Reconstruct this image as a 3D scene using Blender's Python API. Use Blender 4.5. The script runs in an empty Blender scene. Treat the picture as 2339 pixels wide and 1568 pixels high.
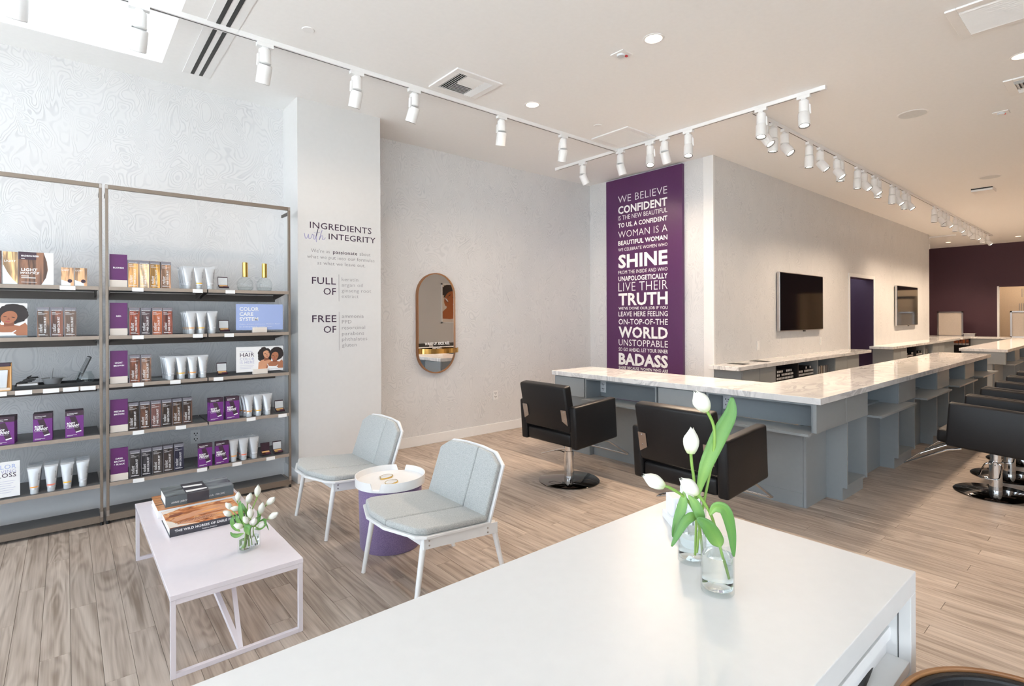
import bpy, bmesh, math, random
from mathutils import Vector, Matrix
from mathutils.geometry import tessellate_polygon
random.seed(7)
PI = math.pi
SC = bpy.context.scene
COL = SC.collection

# ------------------------------------------------------------------ camera
FPX, CX, CY, ROLL, EYE = 1213.0, 1169.5, 724.4, 0.0045, 1.5
YAW = math.atan2(1442.5, FPX)
FW = Vector((math.cos(YAW), math.sin(YAW), 0)); RT = Vector((math.sin(YAW), -math.cos(YAW), 0)); UP = Vector((0, 0, 1))
cam = bpy.data.cameras.new('camera'); cam_ob = bpy.data.objects.new('camera', cam); COL.objects.link(cam_ob)
rc = RT * math.cos(ROLL) - UP * math.sin(ROLL); uc = UP * math.cos(ROLL) + RT * math.sin(ROLL)
cam_ob.matrix_world = Matrix(((rc.x, uc.x, -FW.x, 0), (rc.y, uc.y, -FW.y, 0), (rc.z, uc.z, -FW.z, EYE), (0, 0, 0, 1)))
cam.sensor_width = 36; cam.lens = FPX / 2339 * 36; cam.shift_y = (CY - 784) / 2339; cam.clip_start = .02; cam.clip_end = 200
SC.camera = cam_ob

# ------------------------------------------------------------------ world, exposure
SC.view_settings.view_transform = 'Standard'; SC.view_settings.look = 'None'; SC.view_settings.gamma = 1
SC.view_settings.use_curve_mapping = False
SC.view_settings.exposure = 0.3
SKY_STRENGTH = 3.8
SPOT_W, DOWN_W = 72.0, 62.0
WARM = (1.0, .77, .56)
sun = bpy.data.lights.new('sun', 'SUN'); sun.energy = 38.0; sun.angle = .02; sun.color = (.93, .97, 1)
sun_ob = bpy.data.objects.new('sun', sun); COL.objects.link(sun_ob); sun_ob.rotation_euler = Vector((-.36, -.25, -1)).to_track_quat('-Z', 'Y').to_euler()   # high behind the building: lights the pavement, not the room
SC.cycles.transparent_max_bounces = 24
w = bpy.data.worlds.new('overcast_sky'); SC.world = w; w.use_nodes = True
nt = w.node_tree; nt.nodes.clear()
o = nt.nodes.new('ShaderNodeOutputWorld'); b = nt.nodes.new('ShaderNodeBackground')
tc = nt.nodes.new('ShaderNodeTexCoord'); sx = nt.nodes.new('ShaderNodeSeparateXYZ'); rp = nt.nodes.new('ShaderNodeValToRGB')
rp.color_ramp.elements[0].position = 0; rp.color_ramp.elements[0].color = (.76, .87, 1, 1)
rp.color_ramp.elements[1].position = 1; rp.color_ramp.elements[1].color = (.82, .91, 1, 1)
nt.links.new(tc.outputs['Generated'], sx.inputs[0]); nt.links.new(sx.outputs[2], rp.inputs[0]); nt.links.new(rp.outputs[0], b.inputs[0])
b.inputs[1].default_value = SKY_STRENGTH; nt.links.new(b.outputs[0], o.inputs[0])


def portal(name, loc, rot, sx_, sy_):                     # marks a window so the sky is sampled through it
    l = bpy.data.lights.new(name, 'AREA'); l.shape = 'RECTANGLE'; l.size = sx_; l.size_y = sy_; l.cycles.is_portal = True
    ob = bpy.data.objects.new(name, l); ob.location = loc; ob.rotation_euler = rot; COL.objects.link(ob)


portal('storefront_daylight', (-3.12, .4, 1.65), (0, -PI / 2, 0), 3.1, 9.6)
portal('street_daylight', (-1.1, -4.92, 1.65), (PI / 2, 0, 0), 4.1, 3.1)


def px(u, v):
    du, dv = u - CX, v - CY
    a = du * math.cos(ROLL) - dv * math.sin(ROLL); c = du * math.sin(ROLL) + dv * math.cos(ROLL)
    return FW + RT * (a / FPX) - UP * (c / FPX)


CAMP = Vector((0, 0, EYE))
def pz(u, v, z=0.0): d = px(u, v); return CAMP + d * ((z - EYE) / d.z)      # measured photo point -> world point on a plane
def pX(u, v, X): d = px(u, v); return CAMP + d * (X / d.x)
def pY(u, v, Y): d = px(u, v); return CAMP + d * (Y / d.y)
def pD(u, v, d): return CAMP + px(u, v) * d

# ------------------------------------------------------------------ materials
def lin(c):
    if isinstance(c, (int, float)): c = (c, c, c)
    return tuple(((x / 255) / 12.92 if x / 255 <= .04045 else ((x / 255 + .055) / 1.055) ** 2.4) for x in c)


def nodes_of(name):
    m = bpy.data.materials.new(name); m.use_nodes = True; t = m.node_tree
    return m, t, t.nodes['Principled BSDF']


def N(t, kind, **kw):
    n = t.nodes.new(kind)
    for k, v in kw.items():
        if k.startswith('i_'):
            key = k[2:]; key = int(key) if key.isdigit() else key.replace('_', ' ')
            n.inputs[key].default_value = v
        else: setattr(n, k, v)
    return n


def mth(t, op, a, b_=None, c_=None, clamp=False):
    n = t.nodes.new('ShaderNodeMath'); n.operation = op; n.use_clamp = clamp
    for i, x in enumerate((a, b_, c_)):
        if x is None: continue
        if isinstance(x, (int, float)): n.inputs[i].default_value = x
        else: t.links.new(x, n.inputs[i])
    return n.outputs[0]


def ramp(t, fac, stops):
    r = t.nodes.new('ShaderNodeValToRGB'); e = r.color_ramp.elements
    while len(e) < len(stops): e.new(.5)
    for i, (p, c) in enumerate(stops): e[i].position = p; e[i].color = (*c, 1)
    t.links.new(fac, r.inputs[0]); return r.outputs[0]


def mixc(t, fac, a, b_, mode='MIX'):
    n = t.nodes.new('ShaderNodeMix'); n.data_type = 'RGBA'; n.blend_type = mode
    for idx, x in ((0, fac), (6, a), (7, b_)):
        if isinstance(x, (int, float)): n.inputs[idx].default_value = x
        elif isinstance(x, tuple): n.inputs[idx].default_value = (*x, 1)
        else: t.links.new(x, n.inputs[idx])
    return n.outputs[2]


def mat(name, c, rough=.5, metal=0.0, var=.03, scale=30, bump=0.0, spec=.5, emit=None, coat=0.0):
    m, t, p = nodes_of(name); c = lin(c)
    g = N(t, 'ShaderNodeNewGeometry')
    n = N(t, 'ShaderNodeTexNoise', i_Scale=scale, i_Detail=2.0); t.links.new(g.outputs['Position'], n.inputs['Vector'])
    lo = tuple(max(0, x * (1 - var)) for x in c); hi = tuple(min(1, x * (1 + var)) for x in c)
    t.links.new(ramp(t, n.outputs[0], [(.3, lo), (.7, hi)]), p.inputs['Base Color'])
    p.inputs['Roughness'].default_value = rough; p.inputs['Metallic'].default_value = metal
    p.inputs['Specular IOR Level'].default_value = spec; p.inputs['Coat Weight'].default_value = coat
    if bump:
        bn = N(t, 'ShaderNodeBump', i_Strength=bump, i_Distance=.002); t.links.new(n.outputs[0], bn.inputs['Height']); t.links.new(bn.outputs[0], p.inputs['Normal'])
    if emit:
        p.inputs['Emission Color'].default_value = (*lin(emit[0]), 1); p.inputs['Emission Strength'].default_value = emit[1]
    return m


def mat_wallpaper():
    m, t, p = nodes_of('swirl_wallpaper')
    g = N(t, 'ShaderNodeNewGeometry'); s = N(t, 'ShaderNodeSeparateXYZ'); t.links.new(g.outputs['Position'], s.inputs[0])
    c = N(t, 'ShaderNodeCombineXYZ'); t.links.new(mth(t, 'ADD', s.outputs[0], s.outputs[1]), c.inputs[0])
    t.links.new(mth(t, 'MULTIPLY', s.outputs[2], .62), c.inputs[1])
    n = N(t, 'ShaderNodeTexNoise', i_Scale=3.0, i_Detail=1.0, i_Roughness=.45, i_Distortion=2.2); t.links.new(c.outputs[0], n.inputs['Vector'])
    sn = mth(t, 'SINE', mth(t, 'MULTIPLY', n.outputs[0], 150.0))
    n2 = N(t, 'ShaderNodeTexNoise', i_Scale=5.0, i_Detail=2.0); t.links.new(c.outputs[0], n2.inputs['Vector'])
    msk = mth(t, 'MULTIPLY_ADD', n2.outputs[0], 1.8, -.35, clamp=True)
    ln = mth(t, 'MULTIPLY', mth(t, 'MULTIPLY_ADD', sn, .5, -.02, clamp=True), msk)
    t.links.new(mixc(t, ln, lin((217, 217, 218)), lin((176, 178, 182))), p.inputs['Base Color'])
    bn = N(t, 'ShaderNodeBump', i_Strength=.5, i_Distance=.004); bn.invert = True
    t.links.new(ln, bn.inputs['Height']); t.links.new(bn.outputs[0], p.inputs['Normal'])
    p.inputs['Roughness'].default_value = .55
    return m


def mat_plank():
    m, t, p = nodes_of('greige_oak_plank')
    g = N(t, 'ShaderNodeNewGeometry'); oi = N(t, 'ShaderNodeObjectInfo')
    rnd = mth(t, 'FRACT', mth(t, 'ADD', oi.outputs['Random'], g.outputs['Random Per Island']))
    s = N(t, 'ShaderNodeSeparateXYZ'); t.links.new(g.outputs['Position'], s.inputs[0])
    c = N(t, 'ShaderNodeCombineXYZ')
    t.links.new(mth(t, 'MULTIPLY_ADD', rnd, 40.0, mth(t, 'MULTIPLY', s.outputs[0], 7.0)), c.inputs[0])
    t.links.new(mth(t, 'MULTIPLY', s.outputs[1], .9), c.inputs[1]); t.links.new(mth(t, 'MULTIPLY', rnd, 31.0), c.inputs[2])
    n = N(t, 'ShaderNodeTexNoise', i_Scale=1.0, i_Detail=2.0, i_Roughness=.45, i_Distortion=.5); t.links.new(c.outputs[0], n.inputs['Vector'])
    rings = mth(t, 'MULTIPLY_ADD', mth(t, 'SINE', mth(t, 'MULTIPLY', n.outputs[0], 62.0)), .5, .5)
    c2 = N(t, 'ShaderNodeCombineXYZ')
    t.links.new(mth(t, 'MULTIPLY_ADD', rnd, 40.0, mth(t, 'MULTIPLY', s.outputs[0], 130.0)), c2.inputs[0]); t.links.new(mth(t, 'MULTIPLY', s.outputs[1], 3.0), c2.inputs[1])
    f = N(t, 'ShaderNodeTexNoise', i_Scale=1.0, i_Detail=3.0); t.links.new(c2.outputs[0], f.inputs['Vector'])
    c3 = N(t, 'ShaderNodeCombineXYZ')
    t.links.new(mth(t, 'MULTIPLY_ADD', rnd, 23.0, mth(t, 'MULTIPLY', s.outputs[0], 34.0)), c3.inputs[0]); t.links.new(mth(t, 'MULTIPLY', s.outputs[1], 1.3), c3.inputs[1])
    f3 = N(t, 'ShaderNodeTexNoise', i_Scale=1.0, i_Detail=3.0, i_Distortion=.4); t.links.new(c3.outputs[0], f3.inputs['Vector'])
    v = mth(t, 'ADD', mth(t, 'MULTIPLY', rings, .16), mth(t, 'MULTIPLY_ADD', f3.outputs[0], .75, mth(t, 'MULTIPLY_ADD', f.outputs[0], .35, -.28)))
    v = mth(t, 'ADD', v, mth(t, 'MULTIPLY_ADD', n.outputs[0], .5, -.19))
    base = ramp(t, v, [(.12, lin((138, 122, 108))), (.40, lin((180, 165, 152))), (.62, lin((201, 187, 174))), (1, lin((220, 209, 198)))])
    tone = ramp(t, mth(t, 'FRACT', mth(t, 'MULTIPLY', rnd, 7.3)), [(0, (.87, .86, .855)), (.5, (.94, .935, .93)), (1, (1.0, 1.0, 1.0))])
    t.links.new(mixc(t, 1.0, base, tone, 'MULTIPLY'), p.inputs['Base Color'])
    bn = N(t, 'ShaderNodeBump', i_Strength=.12, i_Distance=.001); t.links.new(f.outputs[0], bn.inputs['Height']); t.links.new(bn.outputs[0], p.inputs['Normal'])
    p.inputs['Roughness'].default_value = .42; p.inputs['Specular IOR Level'].default_value = .4
    return m


def mat_marble():
    m, t, p = nodes_of('veined_white_marble')
    g = N(t, 'ShaderNodeNewGeometry'); mp = N(t, 'ShaderNodeMapping'); t.links.new(g.outputs['Position'], mp.inputs[0])
    mp.inputs['Rotation'].default_value = (.2, .3, .7); mp.inputs['Scale'].default_value = (1, 2.6, 1.6)
    n = N(t, 'ShaderNodeTexNoise', i_Scale=1.6, i_Detail=8.0, i_Roughness=.62, i_Distortion=1.6); t.links.new(mp.outputs[0], n.inputs['Vector'])
    vn = mth(t, 'SUBTRACT', 1.0, mth(t, 'MULTIPLY', mth(t, 'ABSOLUTE', mth(t, 'SUBTRACT', n.outputs[0], .5)), 16.0), clamp=True)
    n2 = N(t, 'ShaderNodeTexNoise', i_Scale=3.2, i_Detail=4.0); t.links.new(g.outputs['Position'], n2.inputs['Vector'])
    vn = mth(t, 'MULTIPLY', vn, mth(t, 'MULTIPLY_ADD', n2.outputs[0], 2.6, -.9, clamp=True))
    cl = ramp(t, n2.outputs[0], [(.3, lin((222, 221, 220))), (.7, lin((242, 241, 240)))])
    t.links.new(mixc(t, mth(t, 'MULTIPLY', vn, .75), cl, lin((140, 141, 145))), p.inputs['Base Color'])
    p.inputs['Roughness'].default_value = .08
    return m


def mat_hair():                                          # printed hair strands; the thing's own object colour tints them
    m, t, p = nodes_of('printed_hair')
    tcn = N(t, 'ShaderNodeTexCoord'); oi = N(t, 'ShaderNodeObjectInfo')
    va = N(t, 'ShaderNodeVectorMath', operation='MULTIPLY_ADD'); t.links.new(oi.outputs['Random'], va.inputs[0])
    va.inputs[1].default_value = (9, 9, 9); t.links.new(tcn.outputs['Object'], va.inputs[2])
    mp = N(t, 'ShaderNodeMapping'); t.links.new(va.outputs[0], mp.inputs[0]); mp.inputs['Rotation'].default_value = (0, .5, 0); mp.inputs['Scale'].default_value = (2.2, 1, .22)
    n = N(t, 'ShaderNodeTexNoise', i_Scale=10.0, i_Detail=5.0, i_Distortion=.5); t.links.new(mp.outputs[0], n.inputs['Vector'])
    sn = mth(t, 'MULTIPLY_ADD', mth(t, 'SINE', mth(t, 'MULTIPLY', n.outputs[0], 26.0)), .5, .5)
    v = mth(t, 'ADD', mth(t, 'MULTIPLY', sn, .45), mth(t, 'MULTIPLY', n.outputs[0], .75))
    k = ramp(t, v, [(.25, (.35, .33, .32)), (.55, (.8, .8, .8)), (.85, (1.9, 1.75, 1.6)), (1, (2.4, 2.2, 2.0))])
    t.links.new(mixc(t, 1.0, oi.outputs['Color'], k, 'MULTIPLY'), p.inputs['Base Color'])
    p.inputs['Roughness'].default_value = .35
    return m


def mat_mottled(name, stops, scale=8, detail=4, rough=.45, dist=.8, mapscale=(1, 1, 1), rot=(0, 0, 0)):
    m, t, p = nodes_of(name)
    tcn = N(t, 'ShaderNodeTexCoord'); mp = N(t, 'ShaderNodeMapping'); t.links.new(tcn.outputs['Object'], mp.inputs[0])
    mp.inputs['Scale'].default_value = mapscale; mp.inputs['Rotation'].default_value = rot
    n = N(t, 'ShaderNodeTexNoise', i_Scale=scale, i_Detail=detail, i_Distortion=dist); t.links.new(mp.outputs[0], n.inputs['Vector'])
    t.links.new(ramp(t, n.outputs[0], [(a, lin(c)) for a, c in stops]), p.inputs['Base Color']); p.inputs['Roughness'].default_value = rough
    return m


def mat_felt(name, a, b_):
    m, t, p = nodes_of(name); g = N(t, 'ShaderNodeNewGeometry')
    n = N(t, 'ShaderNodeTexNoise', i_Scale=240.0, i_Detail=3.0, i_Roughness=.7); t.links.new(g.outputs['Position'], n.inputs['Vector'])
    t.links.new(ramp(t, n.outputs[0], [(.35, lin(a)), (.65, lin(b_))]), p.inputs['Base Color']); p.inputs['Roughness'].default_value = .95
    bn = N(t, 'ShaderNodeBump', i_Strength=.35, i_Distance=.002); t.links.new(n.outputs[0], bn.inputs['Height']); t.links.new(bn.outputs[0], p.inputs['Normal'])
    p.inputs['Sheen Weight'].default_value = .2
    return m


def mat_thin_glass(name, tint=(252, 253, 253), gloss=.10):
    m = bpy.data.materials.new(name); m.use_nodes = True; t = m.node_tree; t.nodes.clear()
    o_ = N(t, 'ShaderNodeOutputMaterial'); tr = N(t, 'ShaderNodeBsdfTransparent'); gl = N(t, 'ShaderNodeBsdfGlossy'); mx = N(t, 'ShaderNodeMixShader')
    tr.inputs[0].default_value = (*lin(tint), 1); gl.inputs['Roughness'].default_value = .02
    fr = N(t, 'ShaderNodeLayerWeight', i_Blend=.5); t.links.new(mth(t, 'MULTIPLY_ADD', mth(t, 'POWER', fr.outputs[1], 4.0), .55, gloss * .35, clamp=True), mx.inputs[0])
    t.links.new(tr.outputs[0], mx.inputs[1]); t.links.new(gl.outputs[0], mx.inputs[2]); t.links.new(mx.outputs[0], o_.inputs[0])
    return m


def mat_frosted_pane(name):
    m = bpy.data.materials.new(name); m.use_nodes = True; t = m.node_tree; t.nodes.clear()
    o_ = N(t, 'ShaderNodeOutputMaterial'); tr = N(t, 'ShaderNodeBsdfTranslucent'); df = N(t, 'ShaderNodeBsdfDiffuse'); mx = N(t, 'ShaderNodeMixShader')
    tr.inputs[0].default_value = (.13, .135, .14, 1); df.inputs[0].default_value = (.8, .8, .8, 1); mx.inputs[0].default_value = .5
    t.links.new(tr.outputs[0], mx.inputs[1]); t.links.new(df.outputs[0], mx.inputs[2]); t.links.new(mx.outputs[0], o_.inputs[0])
    return m


def mat_glass(name, ior=1.45, tint=(252, 254, 254)):
    m, t, p = nodes_of(name)
    p.inputs['Base Color'].default_value = (*lin(tint), 1); p.inputs['Transmission Weight'].default_value = 1; p.inputs['Roughness'].default_value = 0; p.inputs['IOR'].default_value = ior
    return m


def mat_attr(name, rough=.5, sss=0.0):                     # colour stored on the mesh (petal and leaf tints)
    m, t, p = nodes_of(name); a = N(t, 'ShaderNodeVertexColor', layer_name='tint')
    n = N(t, 'ShaderNodeTexNoise', i_Scale=60.0); k = ramp(t, n.outputs[0], [(.3, (.93, .93, .93)), (.7, (1, 1, 1))])
    t.links.new(mixc(t, 1.0, a.outputs[0], k, 'MULTIPLY'), p.inputs['Base Color']); p.inputs['Roughness'].default_value = rough
    return m


M = {}
M['wallpaper'] = mat_wallpaper(); M['plank'] = mat_plank(); M['marble'] = mat_marble(); M['hair'] = mat_hair()
M['paint'] = mat('white_wall_paint', 213, .6, var=.01); M['ceiling'] = mat('ceiling_paint', 242, .8, var=.01)
M['trim'] = mat('white_trim_paint', 232, .4, var=.01); M['subfloor'] = mat('dark_joint', (140, 128, 118), .8)
M['purple_wall'] = mat('aubergine_wall_paint', (66, 36, 48), .6); M['corridor'] = mat('violet_corridor_paint', (54, 33, 60), .6); M['plum'] = mat('plum_panel_print', (84, 42, 88), .38)
M['lacquer'] = mat('white_lacquer', (222, 221, 220), .36, var=.01); M['metal_white'] = mat('white_powder_coat', 236, .35, var=.01)
M['lilac'] = mat('pale_lilac_lacquer', (228, 221, 227), .14, var=.01)
M['bronze'] = mat('brushed_bronze_metal', (138, 126, 115), .38, .55, scale=90); M['dark_bronze'] = mat('dark_bronze_metal', (82, 76, 72), .45, .4)
M['shelf_top'] = mat('smoked_laminate', (98, 96, 96), .45); M['edge'] = mat('taupe_edge_band', (158, 144, 132), .4)
M['grey'] = mat('slate_grey_cabinet_paint', (146, 151, 153), .32, var=.015); M['grey_in'] = mat('slate_grey_interior', (138, 145, 149), .4, var=.015)
M['black_leather'] = mat('black_leather', (24, 23, 24), .4, spec=.35, var=.12, scale=220, bump=.25); M['chrome'] = mat('chrome', 225, .07, 1.0)
M['black_chrome'] = mat('polished_base_plate', (120, 116, 114), .06, 1.0); M['steel'] = mat('brushed_steel', (190, 184, 180), .28, 1.0, scale=160)
M['black'] = mat('matt_black', 22, .45); M['screen'] = mat('glossy_black_screen', (12, 12, 13), .06, spec=.6)
M['white_print'] = mat('white_lettering', 240, .5, var=.005); M['ink'] = mat('aubergine_lettering', (58, 36, 62), .5, var=.005)
M['grey_ink'] = mat('grey_lettering', (148, 146, 150), .5, var=.005); M['lavender_ink'] = mat('lavender_lettering', (166, 164, 202), .5, var=.005)
M['purple_card'] = mat('purple_card', (98, 40, 102), .45); M['paper'] = mat('white_card', 238, .5, var=.01); M['beige_card'] = mat('beige_card', (226, 216, 206), .5, var=.01)
M['kit_side'] = mat('carton_side', (126, 124, 134), .4); M['blue_card'] = mat('periwinkle_card', (160, 178, 224), .45, var=.01)
M['tube'] = mat('pearl_tube_plastic', (202, 205, 209), .24, .25, var=.02); M['tube_cap'] = mat('frosted_cap', (204, 208, 211), .35)
for k, c in (('orange', (236, 168, 96)), ('amber', (242, 190, 84)), ('coral', (236, 134, 112)), ('silver', (205, 208, 212))): M['band_' + k] = mat(k + '_band', c, .35)
M['root_purple'] = mat('violet_carton_print', (112, 46, 128), .4); M['root_top'] = mat('carton_dark_flap', (66, 46, 60), .45); M['pan_dark'] = mat('dark_makeup_case', (58, 36, 48), .35)
M['gold'] = mat('polished_gold', (222, 184, 100), .16, 1.0); M['brass'] = mat('polished_brass', (206, 160, 88), .12, 1.0); M['mirror'] = mat('mirror_silver', 238, .01, 1.0, var=0)
M['pan_tan'] = mat('tan_powder', (226, 178, 120), .7); M['pan_plum'] = mat('plum_powder', (96, 46, 66), .7)
M['acrylic'] = mat_thin_glass('clear_acrylic', (251, 253, 253)); M['pane'] = mat_thin_glass('window_glass'); M['opal'] = mat_frosted_pane('opal_skylight_sheet'); M['glass'] = mat_glass('clear_glass'); M['water'] = mat_glass('water', 1.33)
M['frosted'] = mat('frosted_glass', (176, 166, 156), .35); M['felt_grey'] = mat_felt('pale_grey_felt', (156, 160, 160), (196, 198, 196)); M['felt_purple'] = mat_felt('purple_felt', (112, 94, 136), (152, 132, 172))
M['petal'] = mat_attr('tulip_petal', .45); M['leaf'] = mat_attr('tulip_leaf', .42)
M['lamp_on'] = mat('lit_lamp_lens', (255, 250, 240), .5, emit=((255, 246, 232), 6.0)); M['can'] = mat('warm_reflector', (244, 228, 204), .3)
M['bowl'] = mat('pewter_plastic', (150, 152, 154), .35); M['comb'] = mat('black_comb_plastic', 30, .35); M['wood'] = mat_mottled('walnut_wood', [(.3, (132, 88, 54)), (.7, (170, 122, 80))], 6, 4, .4, .6, (1, 1, .2))
M['wood_stripe'] = mat_mottled('striped_wood_cover', [(.35, (120, 74, 40)), (.5, (206, 150, 104)), (.65, (170, 104, 60))], 9, 2, .4, .2, (.35, 5, 1))
M['horse'] = mat_mottled('horse_photo_print', [(.28, (90, 52, 38)), (.45, (200, 124, 74)), (.55, (236, 182, 132)), (.68, (158, 84, 46)), (.8, (240, 224, 208))], 6.5, 5, .25, 2.2, (1, 1.8, 1))
M['photo_bw'] = mat_mottled('black_white_photo_print', [(.3, (44, 46, 50)), (.55, (120, 128, 132)), (.75, (176, 182, 184))], 4, 5, .25, .6, (.7, 3, 1))
M['spine_dark'] = mat('charcoal_spine', (66, 66, 74), .4); M['spine_slate'] = mat('slate_spine', (92, 102, 108), .4); M['pages'] = mat('book_pages', (232, 228, 222), .7)
M['skin_a'] = mat('print_skin_tan', (208, 152, 118), .5); M['skin_b'] = mat('print_skin_brown', (172, 112, 82), .5); M['skin_c'] = mat('print_skin_copper', (176, 98, 52), .5)
M['skin_sh'] = mat('print_skin_shadow', (140, 84, 60), .5); M['hair_dark'] = mat('print_hair_dark', (44, 36, 36), .5); M['lips'] = mat('print_lips', (176, 84, 84), .5); M['hair_brown'] = mat('print_hair_brown', (70, 50, 40), .5)
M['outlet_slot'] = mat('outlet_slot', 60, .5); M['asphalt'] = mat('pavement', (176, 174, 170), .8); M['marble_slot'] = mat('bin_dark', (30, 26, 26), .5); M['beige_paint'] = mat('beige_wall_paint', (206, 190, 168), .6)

# ------------------------------------------------------------------ mesh helpers
class MB:
    fix = False
    def __init__(s): s.v, s.f, s.mi, s.sm, s.cols = [], [], [], [], []
    def add(s, vs, fs, mi=0, sm=False):
        n = len(s.v); s.v += [Vector(a) for a in vs]
        for f in fs: s.f.append(tuple(i + n for i in f)); s.mi.append(mi); s.sm.append(sm)
        return s
    def box(s, x0, x1, y0, y1, z0, z1, mi=0):
        return s.add([(x0, y0, z0), (x1, y0, z0), (x1, y1, z0), (x0, y1, z0), (x0, y0, z1), (x1, y0, z1), (x1, y1, z1), (x0, y1, z1)],
                     [(0, 3, 2, 1), (4, 5, 6, 7), (0, 1, 5, 4), (1, 2, 6, 5), (2, 3, 7, 6), (3, 0, 4, 7)], mi)
    def fbox(s, x0, x1, y0, y1, z0, z1, front=0, rest=1):        # box whose -Y face has its own material
        k = len(s.f); s.box(x0, x1, y0, y1, z0, z1, rest); s.mi[k + 2] = front; return s
    def bar(s, a, b, w, h, up=(0, 0, 1), mi=0):                  # square bar between two points
        a, b = Vector(a), Vector(b); d = (b - a).normalized(); u = Vector(up)
        r = d.cross(u)
        if r.length < 1e-4: r = d.cross(Vector((1, 0, 0)))
        r.normalize(); u = r.cross(d); r *= w / 2; u *= h / 2
        vs = [p + i * r + j * u for p in (a, b) for i, j in ((-1, -1), (1, -1), (1, 1), (-1, 1))]
        return s.add(vs, [(0, 1, 2, 3), (7, 6, 5, 4), (0, 4, 5, 1), (1, 5, 6, 2), (2, 6, 7, 3), (3, 7, 4, 0)], mi)
    def prism(s, pts, o, ax, ay, an, mi=0):                      # polygon in plane (ax, ay) at o, extruded along an
        o, ax, ay, an = Vector(o), Vector(ax), Vector(ay), Vector(an); n = len(pts)
        lo = [o + ax * p[0] + ay * p[1] for p in pts]; hi = [p + an for p in lo]
        fs = [tuple(reversed(range(n))), tuple(range(n, 2 * n))] + [(i, (i + 1) % n, n + (i + 1) % n, n + i) for i in range(n)]
        return s.add(lo + hi, fs, mi)
    def lathe(s, prof, c=(0, 0, 0), seg=24, mi=0, sm=True, rot=None, sx=1.0, sy=1.0, cap=True):
        c = Vector(c); vs = []; fs = []; n = len(prof)
        for r, z in prof:
            for k in range(seg):
                a = 2 * PI * k / seg; p = Vector((r * math.cos(a) * sx, r * math.sin(a) * sy, z))
                if rot: p = rot @ p
                vs.append(c + p)
        for i in range(n - 1):
            for k in range(seg):
                k2 = (k + 1) % seg; fs.append((i * seg + k, i * seg + k2, (i + 1) * seg + k2, (i + 1) * seg + k))
        s.add(vs, fs, mi, sm); s.fix = True
        if not cap: return s
        if prof[0][0] > 1e-4: s.add(vs[:seg], [tuple(reversed(range(seg)))], mi)
        if prof[-1][0] > 1e-4: s.add(vs[-seg:], [tuple(range(seg))], mi)
        return s
    def cyl(s, a, b, r, r2=None, seg=16, mi=0):
        return s.tube([a, b], [r, r if r2 is None else r2], seg, mi)
    def tube(s, pts, r, seg=8, mi=0, cap=True, closed=False):
        pts = [Vector(p) for p in pts]; n = len(pts); rs = r if isinstance(r, (list, tuple)) else [r] * n
        vs = []; prev = None
        for i, p in enumerate(pts):
            d = (pts[(i + 1) % n] - pts[i - 1]) if closed else (pts[min(i + 1, n - 1)] - pts[max(i - 1, 0)])
            d.normalize()
            if prev is None:
                u = d.orthogonal().normalized()
            else:
                u = prev - d * prev.dot(d)
                if u.length < 1e-5: u = d.orthogonal()
                u.normalize()
            prev = u; w_ = d.cross(u)
            vs += [p + (u * math.cos(2 * PI * k / seg) + w_ * math.sin(2 * PI * k / seg)) * rs[i] for k in range(seg)]
        fs = []
        for i in range(n if closed else n - 1):
            j = (i + 1) % n
            for k in range(seg): k2 = (k + 1) % seg; fs.append((i * seg + k, i * seg + k2, j * seg + k2, j * seg + k))
        s.add(vs, fs, mi, True)
        if cap and not closed: s.add(vs[:seg], [tuple(reversed(range(seg)))], mi); s.add(vs[-seg:], [tuple(range(seg))], mi)
        return s
    def poly(s, pts, o, ax, ay, mi=0):                           # flat polygon (print)
        o, ax, ay = Vector(o), Vector(ax), Vector(ay)
        return s.add([o + ax * p[0] + ay * p[1] for p in pts], [tuple(range(len(pts)))], mi)
    def text(s, txt, p, xd, yd, w=None, h=None, bold=0.0, align='l', shear=0.0, mi=0):
        vs, fs, x0, x1, cap = text_geo(txt, bold, shear); p, xd, yd = Vector(p), Vector(xd), Vector(yd)
        kx = (w / (x1 - x0)) if w else h / cap; ky = (h / cap) if h else kx
        off = {'l': -x0, 'r': -x1, 'c': -(x0 + x1) / 2}[align]
        return s.add([p + xd * ((x + off) * kx) + yd * (y * ky) for x, y in vs], fs, mi)
    def ribbon(s, pts, wd, o, ax, ay, mi=0):                     # flat pen stroke
        o, ax, ay = Vector(o), Vector(ax), Vector(ay); vs = []; n = len(pts)
        for i in range(n):
            a, b = Vector(pts[max(i - 1, 0)]), Vector(pts[min(i + 1, n - 1)]); d = (b - a).normalized(); nn = Vector((-d.y, d.x)) * wd / 2
            q = Vector(pts[i])
            for t in (q + nn, q - nn): vs.append(o + ax * t.x + ay * t.y)
        return s.add(vs, [(2 * i, 2 * i + 1, 2 * i + 3, 2 * i + 2) for i in range(n - 1)], mi)
    def mesh(s, name, mats, off=None):
        me = bpy.data.meshes.new(name); off = off or Vector((0, 0, 0))
        me.from_pydata([v - off for v in s.v], [], s.f); me.polygons.foreach_set('material_index', s.mi); me.polygons.foreach_set('use_smooth', s.sm)
        for m_ in (mats if isinstance(mats, (list, tuple)) else [mats]): me.materials.append(M[m_] if isinstance(m_, str) else m_)
        if s.cols:
            ca = me.color_attributes.new('tint', 'FLOAT_COLOR', 'POINT'); ca.data.foreach_set('color', [x for c in s.cols for x in (*c, 1)])
        if s.fix:
            bm = bmesh.new(); bm.from_mesh(me); bmesh.ops.remove_doubles(bm, verts=bm.verts, dist=1e-6); bmesh.ops.recalc_face_normals(bm, faces=bm.faces); bm.to_mesh(me); bm.free()
        if any(s.sm): me.set_sharp_from_angle(angle=.7)
        me.update(); return me
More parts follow.
